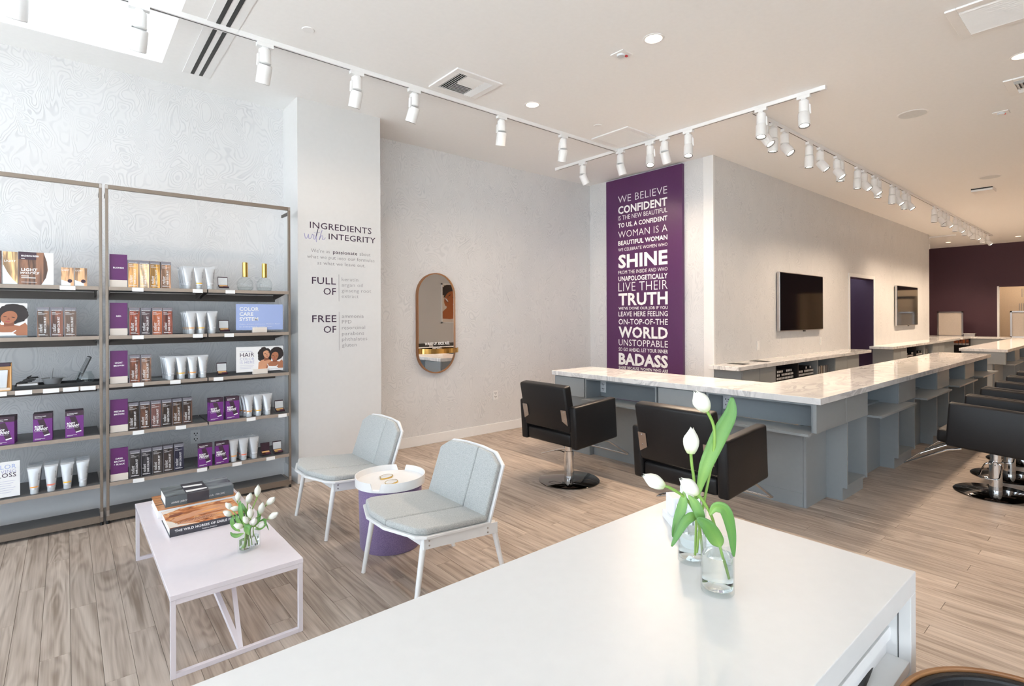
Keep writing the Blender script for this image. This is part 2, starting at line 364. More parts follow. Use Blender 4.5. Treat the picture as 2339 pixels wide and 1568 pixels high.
    def build(s, name, mats, parent=None, bev=0.0, seg=2, smooth=False, loc=None):
        if parent is not None:
            off = Vector(parent.location)
            pp = parent.parent
            while pp is not None: off += Vector(pp.location); pp = pp.parent
        else: off = Vector(loc) if loc is not None else Vector((0, 0, 0))
        ob = bpy.data.objects.new(name, s.mesh(name, mats, off)); COL.objects.link(ob)
        if parent is not None: ob.parent = parent
        elif loc is not None: ob.location = loc
        if bev: bevel(ob, bev, seg, smooth)
        return ob


def bevel(ob, wd, seg=2, smooth=False):
    md = ob.modifiers.new('bevel', 'BEVEL'); md.width = wd; md.segments = seg; md.limit_method = 'ANGLE'; md.angle_limit = .6
    if smooth:
        md.harden_normals = False
        for p in ob.data.polygons: p.use_smooth = True
    return ob


_tc = {}
def text_geo(txt, bold=0.0, shear=0.0):
    k = (txt, bold, shear)
    if k not in _tc:
        def grab(body):
            c = bpy.data.curves.new('t', 'FONT'); c.body = body; c.size = 1; c.offset = bold; c.shear = shear; c.resolution_u = 2; c.fill_mode = 'FRONT'
            if len(body) > 1: c.space_character = 1.04
            ob = bpy.data.objects.new('t', c); me = bpy.data.meshes.new_from_object(ob)
            vs = [(v.co.x, v.co.y) for v in me.vertices]; fs = [tuple(p.vertices) for p in me.polygons]
            bpy.data.objects.remove(ob); bpy.data.curves.remove(c); bpy.data.meshes.remove(me); return vs, fs
        vs, fs = grab(txt); cap = max(y for x, y in grab('H')[0]) - min(0, bold)
        _tc[k] = (vs, fs, min(x for x, y in vs), max(x for x, y in vs), cap)
    return _tc[k]


def smooth_path(pts, n=6):                                       # Catmull-Rom
    pts = [Vector(p) for p in pts]; out = []
    for i in range(len(pts) - 1):
        p0, p1, p2, p3 = pts[max(i - 1, 0)], pts[i], pts[i + 1], pts[min(i + 2, len(pts) - 1)]
        for k in range(n):
            t = k / n; out.append(.5 * ((2 * p1) + (p2 - p0) * t + (2 * p0 - 5 * p1 + 4 * p2 - p3) * t * t + (3 * p1 - p0 - 3 * p2 + p3) * t ** 3))
    return out + [pts[-1]]


def tag(o, label, cat, group=None, kind=None):
    if label: o['label'] = label
    if cat: o['category'] = cat
    if group: o['group'] = group
    if kind: o['kind'] = kind
    return o


def thing(name, label, cat, loc=(0, 0, 0), group=None):
    o = bpy.data.objects.new(name, None); COL.objects.link(o); o.location = loc; o.empty_display_size = .05
    return tag(o, label, cat, group)


def struct(o): o['kind'] = 'structure'; return o


def dup(root, loc=None, rz=None, label=None, group=None, color=None):
    def rec(o, par):
        c = o.copy(); COL.objects.link(c)
        if par is not None: c.parent = par
        for ch in list(o.children): rec(ch, c)
        return c
    r = rec(root, None)
    if loc is not None: r.location = loc
    if rz is not None: r.rotation_euler = (0, 0, rz)
    if label: r['label'] = label
    if group: r['group'] = group
    if color: r.color = (*lin(color), 1)
    return r


X, Y, Z = Vector((1, 0, 0)), Vector((0, 1, 0)), Vector((0, 0, 1))
B = lambda *a, **k: MB().box(*a, **k)

# ------------------------------------------------------------------ the room
H = 3.5
SW, MW, TW, PX, FX, FRY, LX = 5.32, 5.45, 3.43, 6.15, 20.0, -5.0, -3.2     # wall planes
sub = struct(B(LX, FX + 3, FRY, 5.6, -.06, -.0035).build('floor', 'subfloor'))
PW, PLEN = .106, 1.22
cells = []
for i in range(int((LX) / PW) - 1, int((FX + .1) / PW) + 1):
    cxp = 3.565 + (i - 34) * PW
    if cxp - PW / 2 < LX or cxp > FX: continue
    off = .67 + (0, .46, .86)[i % 3]
    j = math.floor((FRY - off) / PLEN)
    while off + j * PLEN < 5.5:
        y0 = max(off + j * PLEN, FRY); y1 = min(off + (j + 1) * PLEN, 5.5); j += 1
        if y1 - y0 > .05: cells.append((cxp, y0, y1))


def in_view(c):
    best = None
    for y in (c[1] + .1, (c[1] + c[2]) / 2, c[2] - .1):
        d = c[0] * FW.x + y * FW.y
        if d < .9: continue
        u = CX + FPX * (c[0] * RT.x + y * RT.y) / d; v = CY + FPX * EYE / d
        if -60 < u < 2400 and v < 1600:
            if c[0] < 1.5 and .3 < y < 1.0 and v > 1500: continue
            best = min(best or 99, d)
    return best


seen = sorted([(in_view(c), c) for c in cells if in_view(c)], key=lambda t: t[0])
near = [c for d, c in seen[:300]]; nearset = set(near); meshes = {}
G_ = .0007
for c in near:
    L = round(c[2] - c[1], 3)
    if L not in meshes:
        h = PW / 2 - G_; l2 = L / 2 - G_; e = .0008
        m_ = MB(); vs = []
        for z, k in ((-.0035, 0), (-.001, 0), (0, e)): vs += [(-h + k, -l2 + k, z), (h - k, -l2 + k, z), (h - k, l2 - k, z), (-h + k, l2 - k, z)]
        fs = [(8, 9, 10, 11)] + [(a + i, a + (i + 1) % 4, a + 4 + (i + 1) % 4, a + 4 + i) for a in (0, 4) for i in range(4)]
        meshes[L] = m_.add(vs, fs).mesh('plank', 'plank')
    ob = bpy.data.objects.new('plank', meshes[L]); COL.objects.link(ob); ob.parent = sub; ob.location = (c[0], (c[1] + c[2]) / 2, 0)
mb = MB()
for c in cells:
    if c in nearset: continue
    mb.add([(c[0] - PW / 2 + G_, c[1] + G_, 0), (c[0] + PW / 2 - G_, c[1] + G_, 0), (c[0] + PW / 2 - G_, c[2] - G_, 0), (c[0] - PW / 2 + G_, c[2] - G_, 0)], [(0, 1, 2, 3)])
tag(mb.build('remaining_planks', 'plank', sub), None, None, kind='stuff')

# ceiling with its skylight and downlight holes
DOWN = [(3.246, 2.263), (3.372, 3.698), (5.657, .596), (18.6, 3.45), (18.6, 2.05), (5.4, -1.6), (8.2, -1.2), (12, -1.2), (15.5, -1.2), (9, .2)]  # those at the list's end are unseen, added to brighten aisle and ceiling
SKX0, SKX1, SKY0, SKY1 = -1.4, .585, 2.75, 4.935
outer = [(LX, FRY), (FX + 3, FRY), (FX + 3, 5.6), (LX, 5.6)]
holes = [[(SKX0, SKY0), (SKX1, SKY0), (SKX1, SKY1), (SKX0, SKY1)]]
for x, y in DOWN: holes.append([(x + .062 * math.cos(2 * PI * k / 20), y + .062 * math.sin(2 * PI * k / 20)) for k in range(20)])
loops = [[Vector((x, y, 0)) for x, y in l] for l in [outer] + holes]
flat = [v for l in loops for v in l]
mb = MB().add([(v.x, v.y, H) for v in flat], [tuple(t) for t in tessellate_polygon(loops)])
x0, x1, y0, y1 = SKX0, SKX1, SKY0, SKY1
mb.add([(x, y, z) for z in (H, 4.15) for x, y in ((x0, y0), (x1, y0), (x1, y1), (x0, y1))], [(0, 1, 5, 4), (1, 2, 6, 5), (2, 3, 7, 6), (3, 0, 4, 7)])
t_ = 4.15                                                   # roof slab above, open over the skylight
x0, x1, y0, y1 = SKX0 - .03, SKX1 + .03, SKY0 - .03, SKY1 + .03
mb.box(LX, x0, FRY, 5.6, H + .3, H + .36).box(x1, FX + 3, FRY, 5.6, H + .3, H + .36).box(x0, x1, FRY, y0, H + .3, H + .36).box(x0, x1, y1, 5.6, H + .3, H + .36)
x0, x1, y0, y1 = SKX0, SKX1, SKY0, SKY1
ceil = struct(mb.build('ceiling', 'ceiling'))
sky_w = thing('window_3', None, None, ((x0 + x1) / 2, (y0 + y1) / 2, 4.15)); struct(sky_w)
MB().poly([(x0, y0), (x1, y0), (x1, y1), (x0, y1)], (0, 0, 4.13), X, Y).build('opal_pane', 'opal', sky_w)
f_ = MB()
for k in range(4): xx = x0 + (x1 - x0) * k / 3; f_.box(xx - .025, xx + .025, y0, y1, 4.10, 4.16)
f_.v = [v + Z * .05 for v in f_.v]; f_.build('window_frame', 'trim', sky_w)


def wall(name, m_, *boxes):
    q = MB()
    for b_ in boxes: q.box(*b_)
    return struct(q.build(name, m_))


wall('wall_shelves', 'wallpaper', (LX, 1.62, SW, SW + .12, 0, H))
wall('wall_pillar', 'paint', (1.61, 2.42, 4.92, 5.6, 0, H))
wall('wall_mirror', 'wallpaper', (2.42, PX + .15, MW, MW + .12, 0, H))
wall('wall_panel', 'wallpaper', (PX, PX + .12, TW + .13, MW, 0, H))
DX0, DX1, DZ = 10.88, 12.2, 2.21
wall('wall_screens', 'wallpaper', (PX, DX0, TW, TW + .13, 0, H), (DX1, 16.45, TW, TW + .13, 0, H), (DX0, DX1, TW, TW + .13, DZ, H))
wall('wall_far', 'purple_wall', (FX, FX + .12, 2.64, 5.6, 0, H), (FX, FX + .12, FRY, -1.2, 0, H), (FX, FX + .12, -1.2, 2.64, 2.28, H))
wall('wall_corridor', 'corridor', (DX0 - .1, DX0, TW + .13, 5.4, 0, DZ + .3), (DX1, DX1 + .1, TW + .13, 5.4, 0, DZ + .3), (DX0, DX1, 4.9, 5.0, 0, DZ + .3))
wall('wall_recess', 'purple_wall', (16.33, 16.45, TW + .13, 5.6, 0, H), (16.45, FX, 5.5, 5.6, 0, H))
wall('wall_hall', 'beige_paint', (FX + 2.6, FX + 2.72, FRY, 5.6, 0, H), (FX + .125, FX + 2.6, 3.4, 3.5, 0, H), (FX + .125, FX + 2.6, -2, -1.9, 0, H))
wall('wall_street', 'paint', (1.0, FX, FRY - .12, FRY, 0, H), (LX, 1.0, FRY - .12, FRY, 3.2, H), (LX, 1.0, FRY - .12, FRY, 0, .12))
wall('wall_storefront', 'paint', (LX - .12, LX, FRY, 5.6, 3.2, H), (LX - .12, LX, FRY, 5.6, 0, .12), (LX - .12, LX, 5.2, 5.6, 0, H))
struct(B(-30, FX + 3, -30, 30, -.3, -.08).build('ground', 'asphalt'))
# storefront glazing behind the camera
for nm, a, b_, ax in (('window_1', (LX - .06, FRY), (LX - .06, 5.2), 'y'), ('window_2', (LX, FRY - .06), (1.0, FRY - .06), 'x')):
    wd = struct(thing(nm, None, None, (a[0], a[1], .12))); n = 6 if ax == 'y' else 4
    fr = MB()
    for k in range(n + 1):
        p = Vector((*a, 0)).lerp(Vector((*b_, 0)), k / n); fr.box(p.x - .03, p.x + .03, p.y - .03, p.y + .03, .12, 3.2)
    fr.build('window_frame', 'dark_bronze', wd)
    for k in range(n):
        p, q = (Vector((*a, 0)).lerp(Vector((*b_, 0)), (k + f) / n) for f in (.02, .98))
        (B(p.x - .004, p.x + .004, p.y, q.y, .12, 3.2) if ax == 'y' else B(p.x, q.x, p.y - .004, p.y + .004, .12, 3.2)).build('pane', 'pane', wd)
# trim
def trim(name, *boxes, bev=.003):
    q = MB()
    for b_ in boxes: q.box(*b_)
    o_ = struct(q.build(name, 'trim', bev=bev)); return o_
trim('baseboard_left', (LX, 1.61, SW - .014, SW, 0, .21))
trim('baseboard_pillar', (1.597, 2.433, 4.906, 4.92, 0, .115), (1.597, 1.611, 4.92, SW - .014, 0, .115), (2.42, 2.433, 4.92, MW - .014, 0, .115))
trim('baseboard_mirror', (2.433, PX - .014, MW - .014, MW, 0, .115))
trim('baseboard_panel', (PX - .014, PX, TW, MW, 0, .115))
trim('baseboard_back', (PX, DX0 - .07, TW - .014, TW, 0, .115), (DX1 + .07, 16.45, TW - .014, TW, 0, .115))
trim('door_1', (DX0 - .06, DX0 + .004, TW - .014, TW, 0, DZ + .06), (DX1 - .004, DX1 + .06, TW - .014, TW, 0, DZ + .06), (DX0 + .004, DX1 - .004, TW - .014, TW, DZ - .004, DZ + .06))
wall('wall_reveal', 'corridor', (DX0, DX0 + .012, TW + .0005, TW + .14, 0, DZ), (DX1 - .012, DX1, TW + .0005, TW + .14, 0, DZ), (DX0, DX1, TW + .0005, TW + .14, DZ - .012, DZ))
trim('trim_1', (PX - .006, PX + .03, TW - .006, TW + .13, 0, H))       # corner edge of the wallpapered wall
trim('trim_2', (FX - .02, FX + .13, 2.6, 2.64, 0, 2.3))
d2 = struct(B(FX + 2.54, FX + 2.59, .75, 1.6, 0, 2.1).build('door_2', 'beige_paint'))
MB().box(FX + 2.5, FX + 2.595, 1.6, 1.66, 0, 2.16).box(FX + 2.5, FX + 2.595, .69, .75, 0, 2.16).box(FX + 2.5, FX + 2.595, .75, 1.6, 2.1, 2.16).build('door_frame', 'dark_bronze', d2)

# ------------------------------------------------------------------ lettering on the pillar
Yp = 4.9188
def wall_words(name, label, cat, ink, lines, group=None, loc=None):
    ob = MB()
    for txt, x, z, w_, h_, bold, al in lines: ob.text(txt, (x, Yp, z), X, Z, w=w_, h=h_, bold=bold, align=al)
    return tag(ob.build(name, ink, loc=loc), label, cat, group)
wt = thing('wall_lettering', 'dark INGREDIENTS with INTEGRITY heading printed on the white pillar', 'lettering', (2.02, Yp, 2.27))
MB().text('INGREDIENTS', (1.719, Yp, 2.327), X, Z, w=.603, h=.057, bold=.004).text('INTEGRITY', (1.893, Yp, 2.238), X, Z, w=.472, h=.054, bold=.004).build('lettering', 'ink', wt)
scr = MB(); o_, ax_, ay_ = (1.668, Yp - .0006, 2.222), X * .195, Z * .10
for st in ([(0, .5), (.03, .2), (.08, .02), (.15, .22), (.19, .45), (.2, .15), (.25, .02), (.33, .2), (.37, .5)], [(.37, .5), (.42, .4), (.45, .42), (.43, .15), (.47, .02), (.53, .25), (.6, .7), (.64, 1.02)],
           [(.64, 1.02), (.6, .7), (.56, .3), (.55, 0), (.56, -.22)], [(.50, .60), (.62, .67), (.74, .72)], [(.84, .95), (.78, .6), (.72, .2), (.70, 0)], [(.70, 0), (.77, .32), (.84, .44), (.87, .3), (.85, .08), (.91, .06), (1, .28)], [(.455, .62), (.47, .66)]):
    scr.ribbon([(p.x, p.y) for p in smooth_path([(*q, 0) for q in st], 5)], .034, o_, ax_, ay_)
scr.build('script_lettering', 'lavender_ink', wt)['label'] = 'lavender handwritten word with'
wt = thing('wall_lettering', 'small grey We\'re as passionate paragraph printed on the white pillar', 'lettering', (2.02, Yp, 2.06))
MB().text("We're as", (1.728, Yp, 2.105), X, Z, h=.033, w=.175, bold=-.006).text('about', (2.198, Yp, 2.105), X, Z, h=.033, w=.112, bold=-.006).text('what we put into our formulas', (1.692, Yp, 2.049), X, Z, w=.661, h=.033, bold=-.006) \
    .text('as what we leave out.', (1.784, Yp, 1.994), X, Z, w=.472, h=.033, bold=-.006).build('lettering', 'grey_ink', wt)
MB().text('passionate', (1.934, Yp, 2.105), X, Z, h=.033, w=.24, bold=.004).build('bold_word', 'ink', wt)
wt = thing('wall_lettering', 'FULL OF list of kind ingredients printed on the white pillar', 'lettering', (2.02, Yp, 1.78))
MB().text('FULL', (1.735, Yp, 1.814), X, Z, w=.225, h=.063, bold=.006).text('OF', (1.842, Yp, 1.716), X, Z, w=.118, h=.063, bold=.006).build('lettering', 'ink', wt)
q = MB().box(1.988, 1.991, Yp, Yp + .001, 1.656, 1.911)
for t_, w_, z in (('keratin', .165, 1.85), ('argan oil', .213, 1.798), ('ginseng root', .299, 1.744), ('extract', .168, 1.69)): q.text(t_, (2.017, Yp, z), X, Z, w=w_, h=.034, bold=-.006)
q.build('list_lettering', 'grey_ink', wt)
wt = thing('wall_lettering', 'FREE OF list of left out chemicals printed low on the pillar', 'lettering', (2.02, Yp, 1.36))
MB().text('FREE', (1.736, Yp, 1.46), X, Z, w=.228, h=.063, bold=.006).text('OF', (1.842, Yp, 1.359), X, Z, w=.12, h=.063, bold=.006).build('lettering', 'ink', wt)
q = MB().box(1.988, 1.991, Yp, Yp + .001, 1.189, 1.556)
for t_, w_, z in (('ammonia', .219, 1.498), ('PPD', .094, 1.444), ('resorcinol', .234, 1.388), ('parabens', .222, 1.332), ('phthalates', .255, 1.278), ('gluten', .145, 1.222)): q.text(t_, (2.018, Yp, z), X, Z, w=w_, h=.034, bold=-.006)
q.build('list_lettering', 'grey_ink', wt)

# ------------------------------------------------------------------ plum slogan panel
pn = tag(B(6.098, PX - .003, 3.829, 5.087, .12, 3.475).build('slogan_panel', 'plum', loc=(6.12, 4.46, .12), bev=.002), 'tall plum panel covered in white slogan lines behind the counter', 'sign')
LN = [('WE BELIEVE', 3.229, 3.128, -.012), ('CONFIDENT', 3.079, 2.973, .03), ('IS THE NEW BEAUTIFUL', 2.942, 2.880, 0), ('TO US, A CONFIDENT', 2.836, 2.774, .025), ('WOMAN IS A', 2.721, 2.626, -.012),
      ('BEAUTIFUL WOMAN', 2.582, 2.520, .025), ('WE CELEBRATE WOMEN WHO', 2.478, 2.434, 0), ('SHINE', 2.383, 2.199, .035), ('FROM THE INSIDE AND WHO', 2.155, 2.106, 0), ('UNAPOLOGETICALLY', 2.073, 2.007, .025),
      ('LIVE THEIR', 1.985, 1.858, -.012), ('TRUTH', 1.830, 1.664, .03), ("WE'VE DONE OUR JOB IF YOU", 1.635, 1.597, .01), ('LEAVE HERE FEELING', 1.568, 1.502, .006), ('ON-TOP-OF-THE', 1.464, 1.387, .01),
      ('WORLD', 1.354, 1.203, .03), ('UNSTOPPABLE', 1.172, 1.084, 0), ('SO GO AHEAD, LET YOUR INNER', 1.055, 1.006, .01), ('BADASS', .977, .818, .04), ('SHINE BECAUSE WOMEN WHO ARE', .789, .749, .015),
      ('UNSTOPPABLE', .70, .63, 0)]
for t_, a, b_, bo in LN: MB().text(t_, (6.0972, 4.866, b_), -Y, Z, w=.816, h=a - b_, bold=bo).build('slogan_line', 'white_print', pn)

# ------------------------------------------------------------------ wall mirror with brass shelf
def stadium(hw, hh, n=20):
    return [(hw * math.cos(a), hh - hw + hw * math.sin(a)) for a in [PI * k / n for k in range(n + 1)]] + [(hw * math.cos(a), -(hh - hw) + hw * math.sin(a)) for a in [PI + PI * k / n for k in range(n + 1)]]
mr = thing('wall_mirror', 'tall pill-shaped mirror in a thin wooden frame with a brass shelf', 'mirror', (3.38, MW, 1.43))
o_i, i_i = stadium(.262, .596), stadium(.250, .584); n = len(o_i); q = MB()
vs = [(3.38 + p[0], MW - d_, 1.43 + p[1]) for ring, d_ in ((o_i, 0), (o_i, .045), (i_i, .045), (i_i, .03)) for p in ring]
q.add(vs, [(a * n + k, a * n + (k + 1) % n, (a + 1) * n + (k + 1) % n, (a + 1) * n + k) for a in range(3) for k in range(n)])
q.build('mirror_frame', 'wood', mr)
MB().prism(i_i, (3.38, MW - .032, 1.43), X, Z, Y * .03).build('mirror_glass', 'mirror', mr)
ml = MB().text('WAKE UP. KICK ASS.', (3.392, MW - .0335, 1.172), X, Z, w=.345, h=.032, bold=.03, align='c').text('REPEAT.', (3.392, MW - .0335, 1.122), X, Z, w=.135, h=.030, bold=.03, align='c')
ml.build('lettering', 'white_print', mr)
br = MB(); pts = [(.27 * math.cos(a), -.115 * math.sin(a)) for a in [PI * k / 24 for k in range(25)]]
for ofs, zz in ((0, 1.075), (0, 1.132)): pass
pin = [(x * .978, y * .96) for x, y in pts]; n = len(pts)
cx_, cy_ = 3.40, MW - .05
vs = [(cx_ + p[0], cy_ + p[1], z) for ring, z in ((pts, 1.075), (pts, 1.132), (pin, 1.132), (pin, 1.08)) for p in ring]
br.add(vs, [(a * n + k, a * n + k + 1, (a + 1) * n + k + 1, (a + 1) * n + k) for a in range(3) for k in range(n - 1)])
br.prism(pin, (cx_, cy_, 1.075), X, Y, Z * .006)
br.build('brass_shelf', 'brass', mr)

# ------------------------------------------------------------------ outlets and switches
def plate(name, label, p, xd, nrm, slots=True, w_=.075, h_=.118):
    q = MB(); p, xd, nrm = Vector(p), Vector(xd), Vector(nrm)
    q.prism([(-w_ / 2, -h_ / 2), (w_ / 2, -h_ / 2), (w_ / 2, h_ / 2), (-w_ / 2, h_ / 2)], p, xd, Z, nrm * .006)
    o_ = tag(q.build(name, 'trim', loc=p, bev=.002), label, 'outlet' if slots else 'switch')
    q = MB()
    if slots:
        for zz in (.022, -.026):
            for a, ww, hh in ((-.011, .004, .013), (.011, .004, .011)): q.prism([(a - ww, zz), (a + ww, zz), (a + ww, zz + hh), (a - ww, zz + hh)], p + nrm * .006, xd, Z, nrm * .001)
            q.prism([(-.004, zz - .014), (.004, zz - .014), (.004, zz - .006), (-.004, zz - .006)], p + nrm * .006, xd, Z, nrm * .001)
        q.build('slots', 'outlet_slot', o_)
    else:
        q.prism([(-.016, -.033), (.016, -.033), (.016, .033), (-.016, .033)], p + nrm * .006, xd, Z, nrm * .003); q.build('rocker', 'metal_white', o_)
    return o_
plate('wall_outlet', 'white wall outlet low on the wallpaper below the pill-shaped mirror', (4.293, MW, .48), X, -Y)
plate('wall_outlet', 'pale outlet on the wallpaper between the bottom two shelves', (.865, SW, .47), X, -Y)
plate('wall_switch', 'white switch plate on the wallpaper before the first screen', (7.32, TW, 1.09), X, -Y, False, .08, .125)
plate('wall_switch', 'white switch plate under the first screen near the dark doorway', (9.53, TW, 1.08), X, -Y, False, .08, .125)

# ------------------------------------------------------------------ wall screens
def screen(label, x0):
    t = thing('wall_screen', label, 'television', (x0 + .8, TW, 1.70))
    B(x0, x0 + 1.6, 3.375, 3.415, 1.272, 2.137).build('bezel', 'steel', t, bev=.004)
    B(x0 + .012, x0 + 1.588, 3.370, 3.376, 1.286, 2.126).build('screen', 'screen', t)
    B(x0 + .45, x0 + 1.15, 3.415, TW, 1.5, 1.95).build('mount', 'black', t)
    B(x0 + .84, x0 + .9, 3.372, 3.39, 1.256, 1.272).build('sensor', 'black', t)
screen('large black wall screen above the counter beside the slogan panel', 7.885); screen('black wall screen beyond the dark purple doorway', 13.545)

# ------------------------------------------------------------------ poster on the street wall, seen in the mirror
ps = thing('framed_poster', 'white framed poster of a laughing woman, seen in the mirror', 'poster', (10.6, FRY, 2.0))
q = MB(); a0, a1, b0, b1 = 10.07, 11.12, 1.29, 2.69
q.box(a0, a0 + .045, FRY, FRY + .035, b0, b1).box(a1 - .045, a1, FRY, FRY + .035, b0, b1).box(a0, a1, FRY, FRY + .035, b0, b0 + .045).box(a0, a1, FRY, FRY + .035, b1 - .045, b1)
q.build('poster_frame', 'metal_white', ps); B(a0 + .04, a1 - .04, FRY, FRY + .012, b0 + .04, b1 - .04).build('mat_board', 'beige_card', ps)
def ell(cx, cy, rx, ry, n=24, rot=0.0, jag=0.0, rnd=None):
    out = []
    for k in range(n):
        a = 2 * PI * k / n; r = 1 + (jag * (rnd.random() - .3) if jag else 0)
        x, y = rx * r * math.cos(a), ry * r * math.sin(a); out.append((cx + x * math.cos(rot) - y * math.sin(rot), cy + x * math.sin(rot) + y * math.cos(rot)))
    return out
rj = random.Random(3)
q = MB(); sx_ = a1 - a0
# x runs from the edge nearest the far wall, y from the bottom; head thrown back, laughing
def qq(pts, mi, d): q.poly(pts, (a0, FRY + .0125 + d * .0004, b0), X * sx_, Z * (b1 - b0), mi)
_q0 = qq
def qq(pts, mi, d): _q0([(max(.045, min(.955, (x - .14) * .95)), max(.035, min(.965, y))) for x, y in pts], mi, d)
qq(ell(.52, .80, .40, .16, 40, .0, .35, rj), 1, 1)
qq([(.04, .16), (.10, .28), (.28, .34), (.36, .38), (.38, .48), (.72, .46), (.78, .34), (.96, .26), (.96, .14), (.5, .10), (.2, .115)], 0, 2)
qq(ell(.50, .62, .26, .165, 28, .5), 0, 3); qq([(.26, .55), (.30, .44), (.45, .40), (.62, .44), (.7, .6), (.5, .66)], 0, 4)
qq(ell(.36, .575, .085, .045, 16, -.6), 2, 5); qq(ell(.37, .585, .075, .018, 14, -.6), 3, 6); qq(ell(.48, .70, .06, .012, 10, .4), 1, 6); qq(ell(.66, .66, .05, .012, 10, .2), 1, 6); qq([(.36, .66), (.40, .635), (.46, .63), (.44, .66), (.47, .71)], 2, 6)
q.build('poster_print', ['skin_c', 'hair_dark', 'skin_sh', 'white_print'], ps)

# ------------------------------------------------------------------ shelving units
SF = 4.866; SZ = [1.735, 1.376, 1.02, .66, .30]
def shelving(label, xl, xr, splits, tags):
    t = thing('shelving_unit', label, 'shelving', ((xl + xr) / 2, 5.05, 0))
    for x in (xl, xr):
        s_ = .0 if x == xl else -.018
        u = MB().box(x + s_, x + s_ + .018, SF, SF + .028, .025, 2.481).build('upright', 'bronze', t, bev=.002)
        MB().box(x + s_ + .001, x + s_ + .017, SF - .001, SF, 2.452, 2.478).box(x + s_ + .001, x + s_ + .017, SF - .001, SF, .06, .10).build('end_plate', 'steel', u)
        MB().cyl((x + s_ + .009, SF + .014, .0), (x + s_ + .009, SF + .014, .025), .012, seg=12).build('levelling_foot', 'black', t)
        B(x + s_ + .003, x + s_ + .015, SF + .028, SF + .21, 2.415, 2.44).build('top_arm', 'dark_bronze', t)
    B(xl + .018, xr - .018, SF, SF + .028, 2.452, 2.481).build('top_rail', 'bronze', t, bev=.002)
    B(xl + .018, xr - .018, SF, SF + .022, .022, .07).build('base_rail', 'bronze', t, bev=.002)
    B(xl + .018, xr - .018, SF + .022, 5.10, .045, .066).build('base_deck', 'shelf_top', t)
    for z in SZ: B(xl + .018, xr - .018, SW - .055, SW - .03, z - .085, z - .028).build('back_rail', 'dark_bronze', t)
    for k, z in enumerate(SZ):
        ends = [xl + .019] + [e for s in splits for e in (s - .005, s + .005)] + [xr - .019]
        for a, b_ in zip(ends[::2], ends[1::2]):
            sh = B(a, b_, SF + .004, SW - .03, z - .022, z).build('shelf_board', 'shelf_top', t)
            e_ = B(a, b_, SF, SF + .004, z - .026, z).build('shelf_edge', 'edge', sh)
            for tx, tw in tags[k]:
                if a <= tx <= b_: MB().box(tx, min(tx + tw, b_), SF - .004, SF - .001, z - .031, z - .002).build('price_holder', 'paper', sh)
            for xx in (a + .012, b_ - .012):
                MB().prism([(SF + .03, z - .022), (SW - .055, z - .022), (SW - .055, z - .07)], (xx - .003, 0, 0), Y, Z, X * .006).build('bracket', 'dark_bronze', sh)
    return t
T_ = .07
TR = [[(.382, T_), (.775, T_), (1.01, T_)], [(.382, T_), (.775, T_), (1.0, T_)], [(.382, T_), (.62, T_), (.92, T_)], [(.382, T_), (.655, T_), (1.165, T_), (1.42, T_)], [(.382, T_), (.80, T_), (1.055, T_), (1.32, T_)]]
TL = [[(-.03, .085)], [], [(-.385, .085), (-.26, .085), (-.12, .085), (-.015, .085), (.08, .085)], [], []]
shelving('open bronze shelving unit holding the five shade rows, beside the white pillar', .224, 1.529, [.88], TR)
shelving('open bronze shelving unit cut by the photo edge, left of the shade rows', -1.08, .206, [], TL)

FY = 4.888                                                        # front line of the goods
ROW = ['top', 'second', 'third', 'fourth', 'bottom']
# category signs
SIGN = ['BLONDE', 'RED', 'LIGHT\nBROWN', 'MEDIUM\nBROWN', 'DARK\nBROWN\n+ BLACK']
for k, s in enumerate(SIGN):
    z = SZ[k]; nm = s.replace('\n', ' ')
    t = thing('shade_sign', f'purple shade sign reading {nm} at the end of its row', 'sign', (.302, FY, z), 'purple shade signs')
    MB().box(.249, .355, FY, FY + .008, z, z + .052).build('sign_foot', 'beige_card', t, bev=.001)
    MB().box(.249, .355, FY - .0005, FY + .008, z + .052, z + .242).build('sign_board', 'purple_card', t, bev=.001)
    MB().box(.249, .355, FY + .008, FY + .07, z, z + .004).build('sign_base', 'beige_card', t)
    q = MB(); ls = s.split('\n')
    for i, l in enumerate(ls): q.text(l, (.302, FY - .0012, z + .137 - (i - (len(ls) - 1) / 2) * .021), X, Z, h=.0115, bold=.03, align='c')
    q.build('lettering', 'white_print', t)

# hair colour cartons
KW, KD, KH = .066, .056, .206
kb = MB(); k_ = len(kb.f); kb.box(-KW / 2, KW / 2, 0, KD, 0, KH, 1); kb.mi[2] = 0
kb.box(-KW / 2 - .0005, -KW / 2 + .0025, -.0004, 0, 0, KH, 1)
kit0 = kb.build('hair_color_carton', ['hair', 'kit_side'], bev=.0012, loc=(0, 0, 0))
q = MB().text('HAIR COLOR KIT', (.016, -.0008, .028), Z, -X, w=.112, h=.0125, bold=.02).text('radiant', (-.004, -.0008, .03), Z, -X, w=.062, h=.021, bold=.0, shear=.35)
q.text('MADISON REED', (-.026, -.0008, .183), X, Z, w=.052, h=.0045, bold=.02).text('RADIANT', (-.026, -.0008, .168), X, Z, w=.022, h=.0042, bold=.05).box(-.026, .022, -.0009, -.0006, .160, .1615).box(-.026, .008, -.0009, -.0006, .154, .1555).box(-.024, .024, -.0009, -.0006, .012, .0145).box(-.024, .010, -.0009, -.0006, .017, .019)
q.build('lettering', 'white_print', kit0)
B(-KW / 2 + .001, KW / 2 - .001, -.0004, 0, KH - .026, KH - .001).build('carton_flap', 'kit_side', kit0)
tag(kit0, '', 'carton'); used = []
ORD = ['first', 'second', 'third', 'fourth', 'fifth', 'sixth']
def kit(x, z, col, label, group, y=FY):
    o_ = dup(kit0, (x, y, z), None, label, group) if used else kit0
    if not used: o_.location = (x, y, z); o_['label'] = label; o_['group'] = group
    used.append(1); o_.color = (*lin(col), 1); return o_
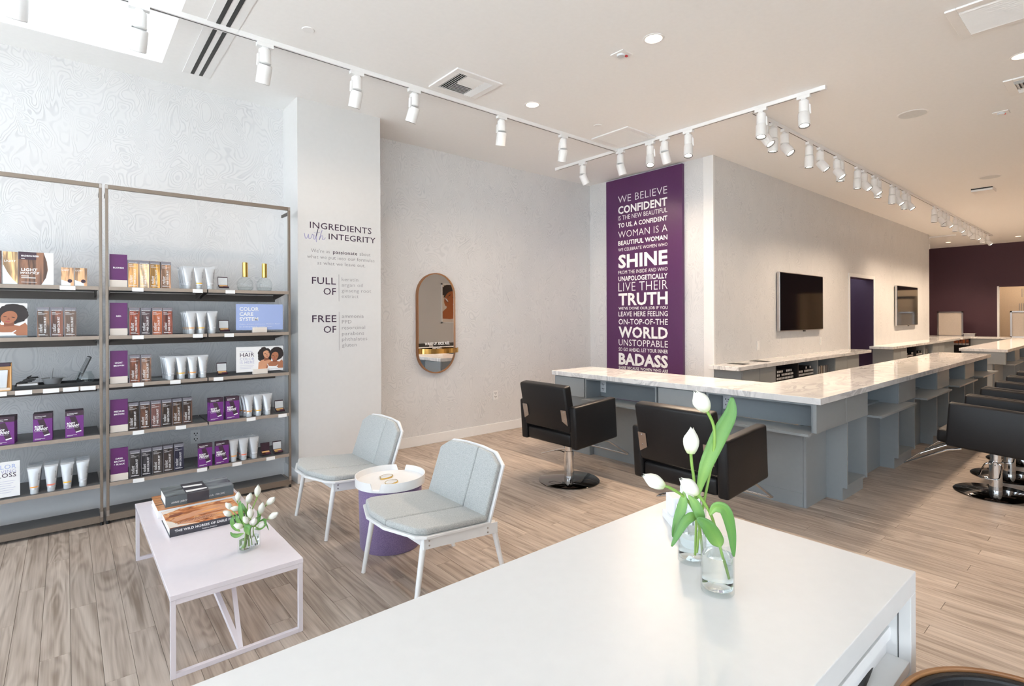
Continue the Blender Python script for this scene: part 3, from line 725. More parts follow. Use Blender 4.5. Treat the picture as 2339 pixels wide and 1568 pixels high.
KITS = [([.391, .458, .527, .599], ['golden blonde', 'pale blonde', 'honey blonde', 'dark blonde'], [(205, 156, 100), (214, 186, 152), (200, 150, 74), (178, 138, 110)], 'BLONDE', 0),
        ([.397, .469, .540, .608], ['auburn', 'black cherry', 'copper', 'deep red'], [(124, 60, 42), (60, 46, 50), (136, 76, 48), (112, 60, 48)], 'RED', 0),
        ([.398, .468], ['chestnut', 'ash brown'], [(112, 66, 48), (128, 98, 82)], 'LIGHT BROWN', 0),
        ([.389, .461, .532, .603, .674, .745], ['espresso', 'toffee', 'rose brown', 'dark toffee', 'bronze brown', 'cocoa'], [(66, 50, 40), (88, 62, 50), (92, 66, 64), (70, 56, 48), (72, 54, 42), (84, 62, 54)], 'MEDIUM BROWN', 0),
        ([.398, .470, .541, .612, .684], ['jet black', 'soft black', 'smoky black', 'dark espresso', 'blue black'], [(46, 44, 46), (44, 44, 50), (54, 50, 50), (52, 46, 46), (42, 42, 62)], 'DARK BROWN + BLACK', 1)]
for k, (xs, names, cols, sg, deep) in enumerate(KITS):
    for i, (x, nm, c) in enumerate(zip(xs, names, cols)):
        kit(x, SZ[k], c, f'{nm} hair colour carton, {ORD[i]} from the {sg} sign', f'cartons on the {sg} row', FY - (.0 if k < 3 else -.01 - .006 * i))
for i, (x, nm, c) in enumerate(zip((-.118, -.047, .026), ('dark brown', 'auburn brown', 'light brown'), ((98, 74, 58), (104, 66, 54), (140, 112, 96)))):
    kit(x, SZ[1], c, f'{nm} hair colour carton, {ORD[i]} right of the two women sign', 'cartons beside the two women sign')

# flat acrylic trays where a row has sold out
def tray(label, x0, x1, z, d=.16):
    tag(MB().box(x0, x1, FY + .02, FY + .02 + d, z, z + .006).box(x0, x1, FY + .02, FY + .023, z, z + .016).box(x0, x1, FY + .017 + d, FY + .02 + d, z, z + .016).build('acrylic_tray', 'acrylic', loc=((x0 + x1) / 2, FY + .1, z)), label, 'tray')
tray('empty clear acrylic tray on the third shelf before the silver tubes', .508, .588, SZ[2]); tray('empty clear acrylic tray at the end of the medium brown cartons', .79, .868, SZ[3]); tray('empty clear acrylic tray at the end of the black cartons', .725, .80, SZ[4])

# tubes
def tube_obj(band):
    q = MB(); seg = 24; prof = [(.030, 0.0), (.045, .12), (.075, .45), (.12, .8), (.172, 1.0)]
    vs = []
    for i in range(8):
        t = i / 7; z = .03 + .142 * t
        hw = .0235 + .013 * t; hd = .0225 * (1 - t) ** .8 + .0018
        vs += [(hw * math.cos(2 * PI * k / seg) if t < .95 else hw * (1.02 if math.cos(2 * PI * k / seg) > 0 else -1.02) * min(1, abs(math.cos(2 * PI * k / seg)) * 1.3), hd * math.sin(2 * PI * k / seg), z) for k in range(seg)]
    q.add(vs, [(i * seg + k, i * seg + (k + 1) % seg, (i + 1) * seg + (k + 1) % seg, (i + 1) * seg + k) for i in range(7) for k in range(seg)], 0, True)
    q.add(vs[:seg], [tuple(reversed(range(seg)))]); q.box(-.0372, .0372, -.0022, .0022, .170, .182)
    t = q.build('hair_care_tube', 'tube', loc=(0, 0, 0))
    MB().lathe([(.0205, 0), (.0215, .002), (.0215, .029), (.0195, .031)], (0, 0, 0), 24).build('cap', 'tube_cap', t)
    MB().lathe([(.0242, .036), (.0249, .052)], (0, 0, 0), 24, sy=.93).build('color_band', 'band_' + band, t)
    MB().text('MADISON REED', (.026, -.0115, .09), Z, -X, w=.05, h=.0045, bold=.02).build('lettering', 'outlet_slot', t)
    return tag(t, '', 'tube')
TP = {b_: tube_obj(b_) for b_ in ('orange', 'amber', 'coral', 'silver')}; tfirst = set()
def tubes(x, z, band, n, rowlab, group, y=None, dx=-.006, dy=.046):
    pos = ['front', 'second', 'third', 'fourth', 'fifth']
    for i in range(n):
        lb = f'pearl tube with {band} band, {pos[i]} of the {rowlab}'; lc = (x + dx * i, (y or FY + .026) + dy * i, z)
        if band in tfirst: dup(TP[band], lc, None, lb, group)
        else: tfirst.add(band); o_ = TP[band]; o_.location = lc; o_['label'] = lb; o_['group'] = group
G1 = 'pearl tubes on the shade rows'
tubes(.752, SZ[0], 'silver', 4, 'first tube file on the BLONDE row', G1); tubes(.828, SZ[0], 'amber', 1, 'middle tube file on the BLONDE row', G1); tubes(.906, SZ[0], 'silver', 1, 'last tube file on the BLONDE row', G1)
tubes(.772, SZ[1], 'orange', 4, 'first tube file on the RED row', G1); tubes(.843, SZ[1], 'amber', 2, 'middle tube file on the RED row', G1); tubes(.922, SZ[1], 'silver', 2, 'last tube file on the RED row', G1)
tubes(.630, SZ[2], 'silver', 4, 'first tube file on the LIGHT BROWN row', G1); tubes(.704, SZ[2], 'amber', 2, 'second tube file on the LIGHT BROWN row', G1); tubes(.781, SZ[2], 'orange', 2, 'third tube file on the LIGHT BROWN row', G1); tubes(.853, SZ[2], 'silver', 2, 'last tube file on the LIGHT BROWN row', G1)
tubes(1.195, SZ[3], 'orange', 5, 'first tube file on the MEDIUM BROWN row', G1, dx=-.016); tubes(1.27, SZ[3], 'amber', 3, 'middle tube file on the MEDIUM BROWN row', G1); tubes(1.345, SZ[3], 'silver', 3, 'last tube file on the MEDIUM BROWN row', G1)
tubes(1.075, SZ[4], 'orange', 4, 'first tube file on the bottom row', G1); tubes(1.153, SZ[4], 'coral', 4, 'middle tube file on the bottom row', G1); tubes(1.236, SZ[4], 'silver', 4, 'last tube file on the bottom row', G1)
G2 = 'pearl tubes beside the COLOR REVIVING GLOSS sign'
for i, (x, bnd) in enumerate(((-.168, 'orange'), (-.08, 'coral'), (.006, 'amber'), (.092, 'silver'))): tubes(x, SZ[4], bnd, 4, f'{ORD[i]} tube file beside the GLOSS sign', G2, dx=.0015, dy=.05)

# brow compacts on clear stands
def compact(x, z, label, lid='mirror', y=FY):
    t = thing('makeup_compact', label, 'compact', (x, y + .03, z), 'open compacts on the shade rows')
    MB().prism([(0, 0), (.055, 0), (.055, .032), (0, .012)], (x - .043, y + .002, z), Y, Z, X * .086).build('stand', 'acrylic', t)
    a = math.radians(20); o_ = Vector((x - .037, y + .004, z + .014)); ay_ = Vector((0, math.cos(a), math.sin(a))); nn = Vector((0, -math.sin(a), math.cos(a)))
    b_ = MB().prism([(0, 0), (.074, 0), (.074, .05), (0, .05)], o_, X, ay_, nn * .010).build('case', 'pan_dark', t, bev=.001)
    MB().prism([(.007, .025), (.067, .025), (.067, .045), (.007, .045)], o_ + nn * .0101, X, ay_, nn * .001).build('tan_pan', 'pan_tan', b_)
    MB().prism([(.007, .006), (.03, .006), (.03, .021), (.007, .021)], o_ + nn * .0101, X, ay_, nn * .001).build('gold_pan', 'gold', b_)
    MB().prism([(.033, .006), (.067, .006), (.067, .021), (.033, .021)], o_ + nn * .0101, X, ay_, nn * .001).build('plum_pan', 'pan_plum', b_)
    o2 = o_ + ay_ * .05 + nn * .008; up = Vector((0, .12, 1)).normalized(); n2 = X.cross(up)
    l_ = MB().prism([(0, 0), (.074, 0), (.074, .072), (0, .072)], o2, X, up, Y * .006).build('lid', 'pan_dark', t, bev=.001)
    MB().prism([(.003, .004), (.071, .004), (.071, .064), (.003, .064)], o2 - Y * .0008, X, up, Y * .0006).build('lid_mirror', 'tube_cap' if lid == 'mirror' else 'pan_dark', l_)
compact(1.005, SZ[0], 'open makeup compact on a clear stand on the BLONDE row'); compact(1.01, SZ[1], 'open makeup compact on a clear stand on the RED row'); compact(.994, SZ[2], 'open makeup compact on a clear stand on the LIGHT BROWN row')
compact(1.448, SZ[3], 'open makeup compact on a clear stand ending the MEDIUM BROWN row'); compact(1.33, SZ[4], 'open makeup compact with a dark lid on the bottom row', 'dark'); compact(1.43, SZ[4], 'open mirrored compact at the pillar end of the bottom row')

# glass bottles with gold caps
for i, (x, lb) in enumerate(((1.18, 'round glass bottle with tall gold cap, nearer the compact'), (1.336, 'round glass bottle with tall gold cap, nearer the upright'))):
    t = thing('glass_bottle', lb, 'bottle', (x, FY + .07, SZ[0]), 'glass bottles on the top shelf')
    MB().lathe([(.036, 0), (.05, .006), (.062, .035), (.064, .055), (.06, .078), (.045, .102), (.024, .114), (.02, .118), (.02, .124)], (x, FY + .07, SZ[0]), 32).build('bottle_body', 'acrylic', t)
    MB().lathe([(.019, .118), (.021, .119), (.021, .240), (.019, .242)], (x, FY + .07, SZ[0]), 24).build('cap', 'gold', t)
    MB().lathe([(.034, .001), (.058, .008), (.061, .03)], (x, FY + .07, SZ[0]), 32).build('residue', 'acrylic', t)

# root kit cartons
RW, RH, RD = .1, .186, .026
rk = MB(); rk.box(-RW / 2, RW / 2, 0, RD, 0, RH, 1); rk.mi[2] = 0
root0 = tag(rk.build('root_kit_carton', ['root_purple', 'root_purple'], bev=.001, loc=(0, 0, 0)), '', 'carton')
B(-RW / 2 - .0004, RW / 2 + .0004, -.0006, RD + .0004, RH - .034, RH + .0005).build('carton_top', 'root_top', root0)
MB().poly([(-.028, .146), (.004, .150), (.038, .038), (.008, .03)], (0, -.0007, 0), X, Z).build('print_panel', 'root_top', root0)
MB().poly([(.008, .03), (.038, .038), (.036, .046), (.006, .038)], (0, -.0009, 0), X, Z).text('ROOT', (-.042, -.0011, .094), X, Z, w=.045, h=.013, bold=.06).text('reboot', (-.044, -.0011, .074), X, Z, w=.07, h=.024, bold=.03, shear=.4) \
    .text('MADISON REED', (-.042, -.0011, .166), X, Z, w=.06, h=.0055, bold=.03).box(-.042, -.004, -.0011, -.0008, .158, .1605).box(-.042, .02, -.0011, -.0008, .066, .0676).box(-.042, .012, -.0011, -.0008, .016, .018).box(-.042, -.01, -.0011, -.0008, .011, .013).build('lettering', 'white_print', root0)
rf = []
def roots(x, z, n, lab, group, dx=0.0, dy=.029, y=FY):
    pos = ['front', 'second', 'third', 'fourth']
    for i in range(n):
        lb = f'purple Root carton, {pos[i]} of the {lab}'; lc = (x + dx * i, y + dy * i, z)
        if rf: dup(root0, lc, None, lb, group)
        else: rf.append(1); root0.location = lc; root0['label'] = lb; root0['group'] = group
roots(.945, SZ[3], 2, 'stack beside the medium brown cartons', 'purple cartons on the shade rows', -.008); roots(1.065, SZ[3], 2, 'stack before the tubes on the fourth shelf', 'purple cartons on the shade rows', -.004)
roots(.862, SZ[4], 1, 'bottom shelf pair, nearer the black cartons', 'purple cartons on the shade rows'); roots(.984, SZ[4], 1, 'bottom shelf pair, nearer the tubes', 'purple cartons on the shade rows')
gl = 'purple cartons stacked left of the shade rows'
roots(-.315, SZ[3], 4, 'stack cut off by the photo edge', gl, .003); roots(-.122, SZ[3], 4, 'middle stack on the fourth shelf', gl, .001); roots(.047, SZ[3], 4, 'stack beside the bronze upright', gl)

# top left cartons
dk = tag(MB().fbox(-.46, -.325, FY, FY + .05, SZ[0], SZ[0] + .222).build('highlight_carton', ['hair', 'paper'], loc=(-.4, FY, SZ[0])), 'dark carton cut off by the photo edge on the top shelf', 'carton'); dk.color = (*lin((96, 62, 60)), 1)
lc = tag(MB().fbox(-.318, -.246, FY, FY + .05, SZ[0], SZ[0] + .218).build('highlight_carton', ['paper', 'paper'], loc=(-.28, FY, SZ[0])), 'white carton with a blonde hair sweep beside the LIGHT works carton', 'carton')
hp = MB().poly([(0, .218), (.072, .218), (.072, .006), (.05, .03), (.022, .08), (.004, .125), (0, .13)][::-1], (-.318, FY - .0006, SZ[0]), X, Z).build('hair_print', 'hair', lc); hp.color = (*lin((206, 168, 124)), 1)
MB().text('LIGHT', (-.312, FY - .0012, SZ[0] + .15), X, Z, w=.058, h=.013, bold=.01).build('lettering', 'white_print', lc)
wk = tag(MB().fbox(-.242, -.062, FY, FY + .05, SZ[0], SZ[0] + .222).build('highlight_carton', ['paper', 'paper'], loc=(-.15, FY, SZ[0])), 'wide LIGHT works carton with a sweep of brown hair', 'carton')
hp = MB().poly([(0, 0), (.115, 0), (.140, .05), (.15, .105), (.145, .16), (.128, .222), (0, .222)], (-.242, FY - .0006, SZ[0]), X, Z).build('hair_print', 'hair', wk); hp.color = (*lin((116, 84, 66)), 1)
MB().poly([(0, .17), (.09, .17), (.09, .222), (0, .222)], (-.242, FY - .0009, SZ[0]), X, Z).build('dark_print', 'root_top', wk)
MB().text('MADISON REED', (-.228, FY - .0012, SZ[0] + .19), X, Z, w=.09, h=.011, bold=.03).text('LIGHT', (-.228, FY - .0012, SZ[0] + .093), X, Z, w=.082, h=.018, bold=.03).text('works', (-.232, FY - .0012, SZ[0] + .072), X, Z, w=.096, h=.022, bold=.005, shear=.4) \
    .box(-.228, -.19, FY - .0012, FY - .0009, SZ[0] + .056, SZ[0] + .061).box(-.228, -.155, FY - .0012, FY - .0009, SZ[0] + .044, SZ[0] + .049).box(-.228, -.15, FY - .0012, FY - .0009, SZ[0] + .016, SZ[0] + .018).box(-.228, -.21, FY - .0012, FY - .0009, SZ[0] + .175, SZ[0] + .179).build('lettering', 'white_print', wk)
for i, (x, lb) in enumerate(((.012, 'small toned hair carton nearer the LIGHT works carton'), (.086, 'small toned hair carton nearer the bronze upright'))):
    sc_ = tag(MB().fbox(x - .034, x + .034, FY, FY + .05, SZ[0], SZ[0] + .128).build('small_carton', ['paper', 'hair'], loc=(x, FY, SZ[0])), lb, 'carton', 'small cartons on the top shelf'); sc_.color = (*lin((150, 112, 90)), 1)
    hp = MB().poly([(0, .128), (.068, .128), (.068, 0), (.052, 0), (.05, .02), (.03, .03), (0, .042)][::-1], (x - .034, FY - .0006, SZ[0]), X, Z).build('hair_print', 'hair', sc_); hp.color = (*lin((186, 146, 112)), 1)
    MB().text('LIGHT', (x - .03, FY - .0012, SZ[0] + .104), X, Z, w=.04, h=.011, bold=0).build('lettering', 'white_print', sc_)
    MB().lathe([(.0, 0), (.013, 0), (.013, .0004)], (x + .013, FY - .0008, SZ[0] + .034), 16, rot=Matrix.Rotation(PI / 2, 3, 'X')).build('seal_print', 'root_top', sc_)

# two women print
def two_women(q, o, ax, ay, sx_=1.0):
    L = 0
    def P(pts, mi):
        nonlocal L; L += 1
        q.poly(pts, Vector(o) + Vector((0, -.0002 * L, 0)), ax, ay, mi)
    rj = random.Random(5)
    P(ell(.26, .62, .27, .36, 34, .1, .16, rj), 2)                                   # long wavy hair
    P([(0, .0), (.02, .3), (.12, .40), (.30, .46), (.5, .40), (.6, .2), (.6, 0)], 0)      # her shoulders
    P([(.24, .36), (.42, .40), (.42, .58), (.24, .58)], 5); P(ell(.33, .68, .125, .19, 24, .2), 0)
    P([(.18, .74), (.22, .88), (.34, .93), (.46, .86), (.47, .74), (.42, .82), (.32, .85), (.23, .8)], 2)
    P(ell(.37, .575, .05, .02, 12, .25), 4); P(ell(.28, .70, .035, .012, 10, .2), 2); P(ell(.41, .725, .03, .012, 10, .2), 2); P([(.345, .70), (.375, .62), (.33, .62)], 5)
    P(ell(.74, .68, .27, .31, 40, .0, .10, rj), 2)                                   # round natural hair
    P([(.30, 0), (.36, .22), (.52, .33), (.70, .34), (.86, .30), (.96, .40), (1.0, .30), (1.0, 0)], 1)
    P([(.58, .28), (.76, .30), (.76, .46), (.58, .46)], 5); P(ell(.67, .57, .145, .20, 24, -.25), 1)
    P(ell(.645, .435, .05, .02, 12, -.2), 4); P(ell(.60, .59, .035, .012, 10, -.25), 2); P(ell(.745, .565, .035, .012, 10, -.3), 2); P([(.665, .57), (.69, .49), (.635, .495)], 5)
    P([(.36, 0), (.40, .12), (.56, .10), (.72, .10), (.80, .02), (.80, 0)], 3); P([(.39, .1), (.36, .22), (.385, .22), (.42, .11)], 3); P([(.72, .1), (.79, .17), (.80, .15), (.745, .08)], 3)
WM = ['skin_a', 'skin_b', 'hair_dark', 'white_print', 'lips', 'skin_sh']
def card(name, label, x0, x1, z0, z1, y, m_='paper'):
    t = thing(name, label, 'sign', ((x0 + x1) / 2, y, z0)); B(x0, x1, y, y + .003, z0, z1).build('sign_card', m_, t); return t
t = card('photo_sign', 'photo sign of two women cut off by the photo edge', -.52, -.199, SZ[1] + .014, SZ[1] + .232, FY + .02)
q = MB(); two_women(q, (-.475, FY + .0195, SZ[1] + .014), X * .276, Z * .216); q.build('photo_print', WM, t); B(-.52, -.199, FY + .01, FY + .04, SZ[1], SZ[1] + .014).build('sign_foot', 'acrylic', t)
t = card('color_care_sign', 'periwinkle blue COLOR CARE SYSTEM sign on the RED row', 1.097, 1.474, SZ[1] + .022, SZ[1] + .243, FY + .02, 'blue_card')
q = MB()
for i, l in enumerate(('COLOR', 'CARE', 'SYSTEM')): q.text(l, (1.124, FY + .019, SZ[1] + .187 - i * .043), X, Z, h=.030, bold=.02)
q.text('Color, protect and revive. Madison Reed', (1.124, FY + .019, SZ[1] + .070), X, Z, w=.32, h=.0075).text('is everything color that', (1.124, FY + .019, SZ[1] + .047), X, Z, w=.10 * 2.6, h=.0075)
q.build('lettering', 'white_print', t)
B(1.223, 1.338, FY + .004, FY + .04, SZ[1], SZ[1] + .045).build('sign_foot', 'beige_card', t, bev=.002)
t = card('hair_color_sign', 'white HAIR COLOR IS HERE sign with a photo of two women', 1.097, 1.474, SZ[2] + .022, SZ[2] + .235, FY + .02)
q = MB(); two_women(q, (1.268, FY + .0195, SZ[2] + .04), X * .204, Z * .188); q.build('photo_print', WM, t)
MB().text('HAIR', (1.126, FY + .019, SZ[2] + .150), X, Z, w=.112, h=.034, bold=0).build('lettering', 'ink', t)
q = MB().text('COLOR', (1.126, FY + .019, SZ[2] + .121), X, Z, w=.112, h=.022, bold=-.01).text('IS HERE', (1.126, FY + .019, SZ[2] + .093), X, Z, w=.112, h=.022, bold=-.01).text('NATURAL', (1.126, FY + .019, SZ[2] + .192), X, Z, w=.10, h=.008, bold=-.01)
for i in range(3): q.box(1.126, 1.236 - .012 * i, FY + .0185, FY + .019, SZ[2] + .075 - i * .012, SZ[2] + .0765 - i * .012)
q.build('small_lettering', 'lavender_ink', t); B(1.225, 1.342, FY + .004, FY + .04, SZ[2], SZ[2] + .042).build('sign_foot', 'beige_card', t, bev=.002)
t = card('gloss_sign', 'white COLOR REVIVING GLOSS sign cut off by the photo edge', -.46, -.239, SZ[4] + .01, SZ[4] + .246, FY + .006)
MB().text('GLOSS', (-.258, FY + .005, SZ[4] + .142), X, Z, h=.028, bold=.005, align='r').build('lettering', 'ink', t)
MB().text('COLOR', (-.258, FY + .005, SZ[4] + .198), X, Z, h=.028, bold=-.005, align='r').build('blue_lettering', 'blue_card', t)
q = MB().text('REVIVING', (-.258, FY + .005, SZ[4] + .170), X, Z, h=.022, bold=-.008, align='r')
for i in range(6): q.box(-.40, -.262 - .01 * (i % 3), FY + .0045, FY + .005, SZ[4] + .115 - i * .015, SZ[4] + .1165 - i * .015)
q.build('small_lettering', 'lavender_ink', t); B(-.46, -.239, FY, FY + .04, SZ[4], SZ[4] + .01).build('sign_foot', 'acrylic', t)

# third shelf: kit box, tray with tools
bx = thing('boxed_set', 'rose gold edged box of white tubes cut off by the photo edge', 'box', (-.33, FY, SZ[2]))
MB().box(-.42, -.282, FY + .03, FY + .06, SZ[2], SZ[2] + .186).box(-.285, -.279, FY, FY + .06, SZ[2], SZ[2] + .186).box(-.42, -.279, FY, FY + .06, SZ[2], SZ[2] + .006).build('box_body', 'pan_tan', bx)
B(-.42, -.285, FY + .004, FY + .03, SZ[2] + .006, SZ[2] + .02).build('box_base', 'beige_card', bx)
MB().box(-.42, -.281, FY, FY + .058, SZ[2] + .164, SZ[2] + .187).build('box_lid', 'root_top', bx)
for x in (-.375, -.32): MB().prism([(-.018, 0), (.018, 0), (.025, .12), (-.025, .12)], (x, FY + .012, SZ[2] + .02), X, Z, Y * .015).build('boxed_tube', 'tube', bx, bev=.003)
tr = thing('tool_tray', 'black lipped tray on the third shelf holding tint bowl and jar', 'tray', (-.035, 4.99, SZ[2]))
q = MB().box(-.268, .198, FY + .004, 5.10, SZ[2], SZ[2] + .005)
for b_ in ((-.268, .198, FY + .004, FY + .009), (-.268, .198, 5.095, 5.10), (-.268, -.263, FY + .009, 5.095), (.193, .198, FY + .009, 5.095)): q.box(*b_, SZ[2] + .005, SZ[2] + .026)
q.build('tray_body', 'black', tr, bev=.001)
zt = SZ[2] + .005
sb = tag(B(-.255, -.148, 4.93, 5.03, zt, zt + .03).build('white_box', 'paper', bev=.002, loc=(-.2, 4.98, zt)), 'low white box on the black tray beneath black hair clips', 'box')
rj = random.Random(9)
for i in range(6):
    x, y = -.232 + .012 * i + rj.uniform(-.01, .01), 4.965 + rj.uniform(-.02, .03); a = rj.uniform(-.8, .8); d_ = Vector((math.cos(a), math.sin(a), 0)); z = zt + .0335 + i * .0075
    tag(MB().bar((x - d_.x * .03, y - d_.y * .03, z), (x + d_.x * .035, y + d_.y * .035, z + .003), .011, .006).bar((x - d_.x * .03, y - d_.y * .03, z), (x - d_.x * .005, y, z + .012), .008, .004).build('hair_clip', 'black', loc=(x, y, z)), 'black hair clip in the small heap on the white box', 'clip', 'black hair clips on the white box')
bw = thing('tint_bowl', 'pewter grey tint bowl with a flared rim on the black tray', 'bowl', (-.072, 5.0, zt))
MB().lathe([(.034, .004), (.036, 0), (.038, 0), (.05, .03), (.056, .05), (.062, .054), (.062, .056), (.054, .054), (.046, .03), (.033, .008), (.001, .007)], (-.072, 5.0, zt), 32).build('bowl_body', 'bowl', bw)
MB().prism([(.05, .045), (.085, .05), (.085, .054), (.05, .056)], (-.072, 5.0 - .012, zt), X, Z, Y * .024).build('grip', 'bowl', bw, bev=.001)
tag(MB().cyl((-.085, 5.0, zt + .012), (-.078, 5.01, zt + .06), .007, .006, 10).cyl((-.078, 5.01, zt + .06), (-.068, 5.02, zt + .125), .006, .0015, 10).build('tint_brush', 'bowl', loc=(-.08, 5.0, zt)), 'grey tint brush handle standing up in the bowl', 'brush')
tag(MB().lathe([(.036, 0), (.05, .008), (.055, .03), (.054, .055), (.042, .078), (.04, .088), (.042, .09), (.038, .09), (.036, .08), (.05, .055), (.051, .03), (.046, .012), (.001, .006)], (.108, 5.0, zt), 32).build('glass_jar', 'acrylic', loc=(.108, 5.0, zt)), 'rounded clear glass jar holding a black comb', 'jar')
cm = thing('comb', 'black comb leaning up out of the glass jar', 'comb', (.08, 5.0, zt + .007))
c0, c1 = Vector((.077, 5.002, zt + .012)), Vector((.150, 5.004, zt + .192)); dd = (c1 - c0).normalized(); sd = Vector((-dd.z, 0, dd.x))
MB().prism([(0, 0), (.19, 0), (.196, .006), (.196, .018), (.19, .03), (.186, .03), (.186, .009), (.07, .009), (.07, .026), (.0, .022)], c0 + Vector((0, -.002, 0)), dd, sd, Y * .004).build('comb_spine', 'comb', cm)
q = MB()
for i in range(26): s_ = .075 + i * .0042; q.prism([(s_, .008), (s_ + .0018, .008), (s_ + .0018, .03), (s_, .03)], c0 + Vector((0, -.0015, 0)), dd, sd, Y * .003)
q.build('comb_teeth', 'comb', cm)

# ------------------------------------------------------------------ L-shaped styling counter
top_ = MB().prism([(4.165, 1.5), (10.82, 1.5), (10.82, 2.15), (4.83, 2.15), (4.83, 4.265), (4.165, 4.265)], (0, 0, .852), X, Y, Z * .048)
tag(top_.build('marble_worktop', 'marble', loc=(6.5, 1.8, .852), bev=.003), 'long L-shaped white marble worktop in the middle of the room', 'worktop')
GP = 'grey counter units under the L-shaped worktop'

def long_unit(nm, label, group):                                  # modelled at x = 0 .. 1.486: open niche with ledge, then drawer over open pedestal
    t = thing(nm, label, 'cabinet', (0, 1.69, 0), group)
    MB().box(0, .012, 1.535, 2.1, .64, .85).box(.885, .9, 1.535, 2.1, .64, .85).box(.012, .885, 1.92, 1.94, .64, .85).box(.012, .885, 1.69, 1.92, .64, .655).box(0, 1.486, 1.69, 1.71, .0, .64).box(.9, 1.486, 1.55, 2.1, .64, .85).box(0, 1.486, 2.08, 2.1, 0, .85).build('carcass', 'grey_in', t)
    B(.004, 1.10, 1.432, 1.69, .622, .64).build('ledge', 'grey', t, bev=.001)
    B(.903, 1.483, 1.53, 1.55, .642, .848).build('drawer_front', 'grey', t, bev=.0015)
    MB().box(.9, .918, 1.535, 1.69, .105, .622).box(1.468, 1.486, 1.535, 1.69, .105, .622).box(.918, 1.468, 1.545, 1.69, .105, .125).box(.9, 1.486, 1.57, 1.69, 0, .105).build('pedestal', 'grey', t)
    B(.93, .975, 1.684, 1.69, .5, .56).build('grommet', 'black', t)
    return t
u0 = long_unit('counter_unit', 'first grey niche and pedestal unit of the long counter arm', GP); u0.location.x = 5.29
for k, nm in ((1, 'second'), (2, 'third')): dup(u0, (5.29 + 1.486 * k, 1.69, 0), None, f'{nm} grey niche and pedestal unit of the long counter arm')
ue = thing('counter_unit', 'end niche unit closing the far end of the long counter arm', 'cabinet', (9.75, 1.69, 0), GP)
MB().box(9.75, 9.762, 1.535, 2.1, .64, .85).box(10.74, 10.76, 1.535, 2.1, 0, .85).box(9.762, 10.74, 1.92, 1.94, .64, .85).box(9.762, 10.74, 1.69, 1.92, .64, .655).box(9.75, 10.74, 1.69, 1.71, 0, .64).box(9.75, 10.74, 2.08, 2.1, 0, .85).build('carcass', 'grey_in', ue)
B(9.754, 10.95, 1.432, 1.69, .622, .64).build('ledge', 'grey', ue, bev=.001)
cu = thing('counter_unit', 'corner grey unit with a false front, drawer and open pedestal', 'cabinet', (4.75, 1.69, 0), GP)
MB().box(4.172, 4.19, 1.53, 1.554, .64, .85).box(4.19, 4.768, 1.53, 1.55, .64, .85).box(4.81, 5.285, 1.69, 1.71, .64, .85).box(4.81, 5.285, 1.55, 1.69, .64, .65).build('carcass', 'grey', cu, bev=.001)
B(4.772, 5.286, 1.53, 1.55, .642, .848).build('drawer_front', 'grey', cu, bev=.0015)
MB().box(4.80, 4.818, 1.535, 1.69, .105, .64).box(5.268, 5.286, 1.535, 1.69, .105, .64).box(4.818, 5.268, 1.545, 1.69, .105, .125).box(4.805, 5.286, 1.57, 1.69, 0, .105).build('pedestal', 'grey', cu)
MB().box(4.40, 5.285, 1.69, 1.71, 0, .64).build('end_panel', 'grey', cu)
B(4.85, 4.90, 1.684, 1.69, .48, .54).build('grommet', 'black', cu)
# short arm, facing the lounge
su = thing('counter_unit', 'short arm end unit with drawer over a narrow pedestal', 'cabinet', (4.5, 4.02, 0), GP)
MB().box(4.205, 4.8, 3.79, 4.245, .64, .85).build('carcass', 'grey_in', su); B(4.185, 4.205, 3.80, 4.235, .645, .843).build('drawer_front', 'grey', su, bev=.0015)
MB().box(4.335, 4.8, 3.86, 4.245, 0, .64).build('pedestal', 'grey', su, bev=.001)
for y0, y1, lb in ((2.905, 3.785, 'short arm niche unit behind the chair nearer the mirror wall'), (1.556, 2.40, 'short arm niche unit at the corner end')):
    n_ = thing('counter_unit', lb, 'cabinet', (4.5, (y0 + y1) / 2, 0), GP)
    MB().box(4.185, 4.8, y0, y0 + .014, .64, .85).box(4.185, 4.8, y1 - .014, y1, .64, .85).box(4.42, 4.44, y0, y1, .64, .85).box(4.185, 4.42, y0 + .014, y1 - .014, .838, .85).build('carcass', 'grey_in', n_)
    B(4.10, 4.399, y0 + .004, y1 - (.02 if y1 > 3 else -.06), .62, .64).build('ledge', 'grey', n_, bev=.001)
    MB().box(4.40, 4.44, 1.712 if y0 < 2 else y0, y1 + (.07 if y1 > 3 else 0), 0, .62).box(4.394, 4.40, max(y0, 1.72), y1, 0, .11).build('knee_panel', 'grey', n_)
    plate('counter_outlet', 'white outlet inside the ' + ('niche nearer the mirror wall' if y0 > 2 else 'corner niche beside the tulips'), (4.4195, y1 - (.05 if y1 > 3 else .06), .745), -Y, -X)
dn = thing('counter_unit', 'short arm drawer unit between the two niches', 'cabinet', (4.5, 2.65, 0), GP)
MB().box(4.205, 4.8, 2.405, 2.90, .64, .85).build('carcass', 'grey_in', dn); B(4.185, 4.205, 2.418, 2.885, .645, .843).build('drawer_front', 'grey', dn, bev=.0015); B(4.40, 4.44, 2.40, 2.905, 0, .64).build('knee_panel', 'grey', dn)

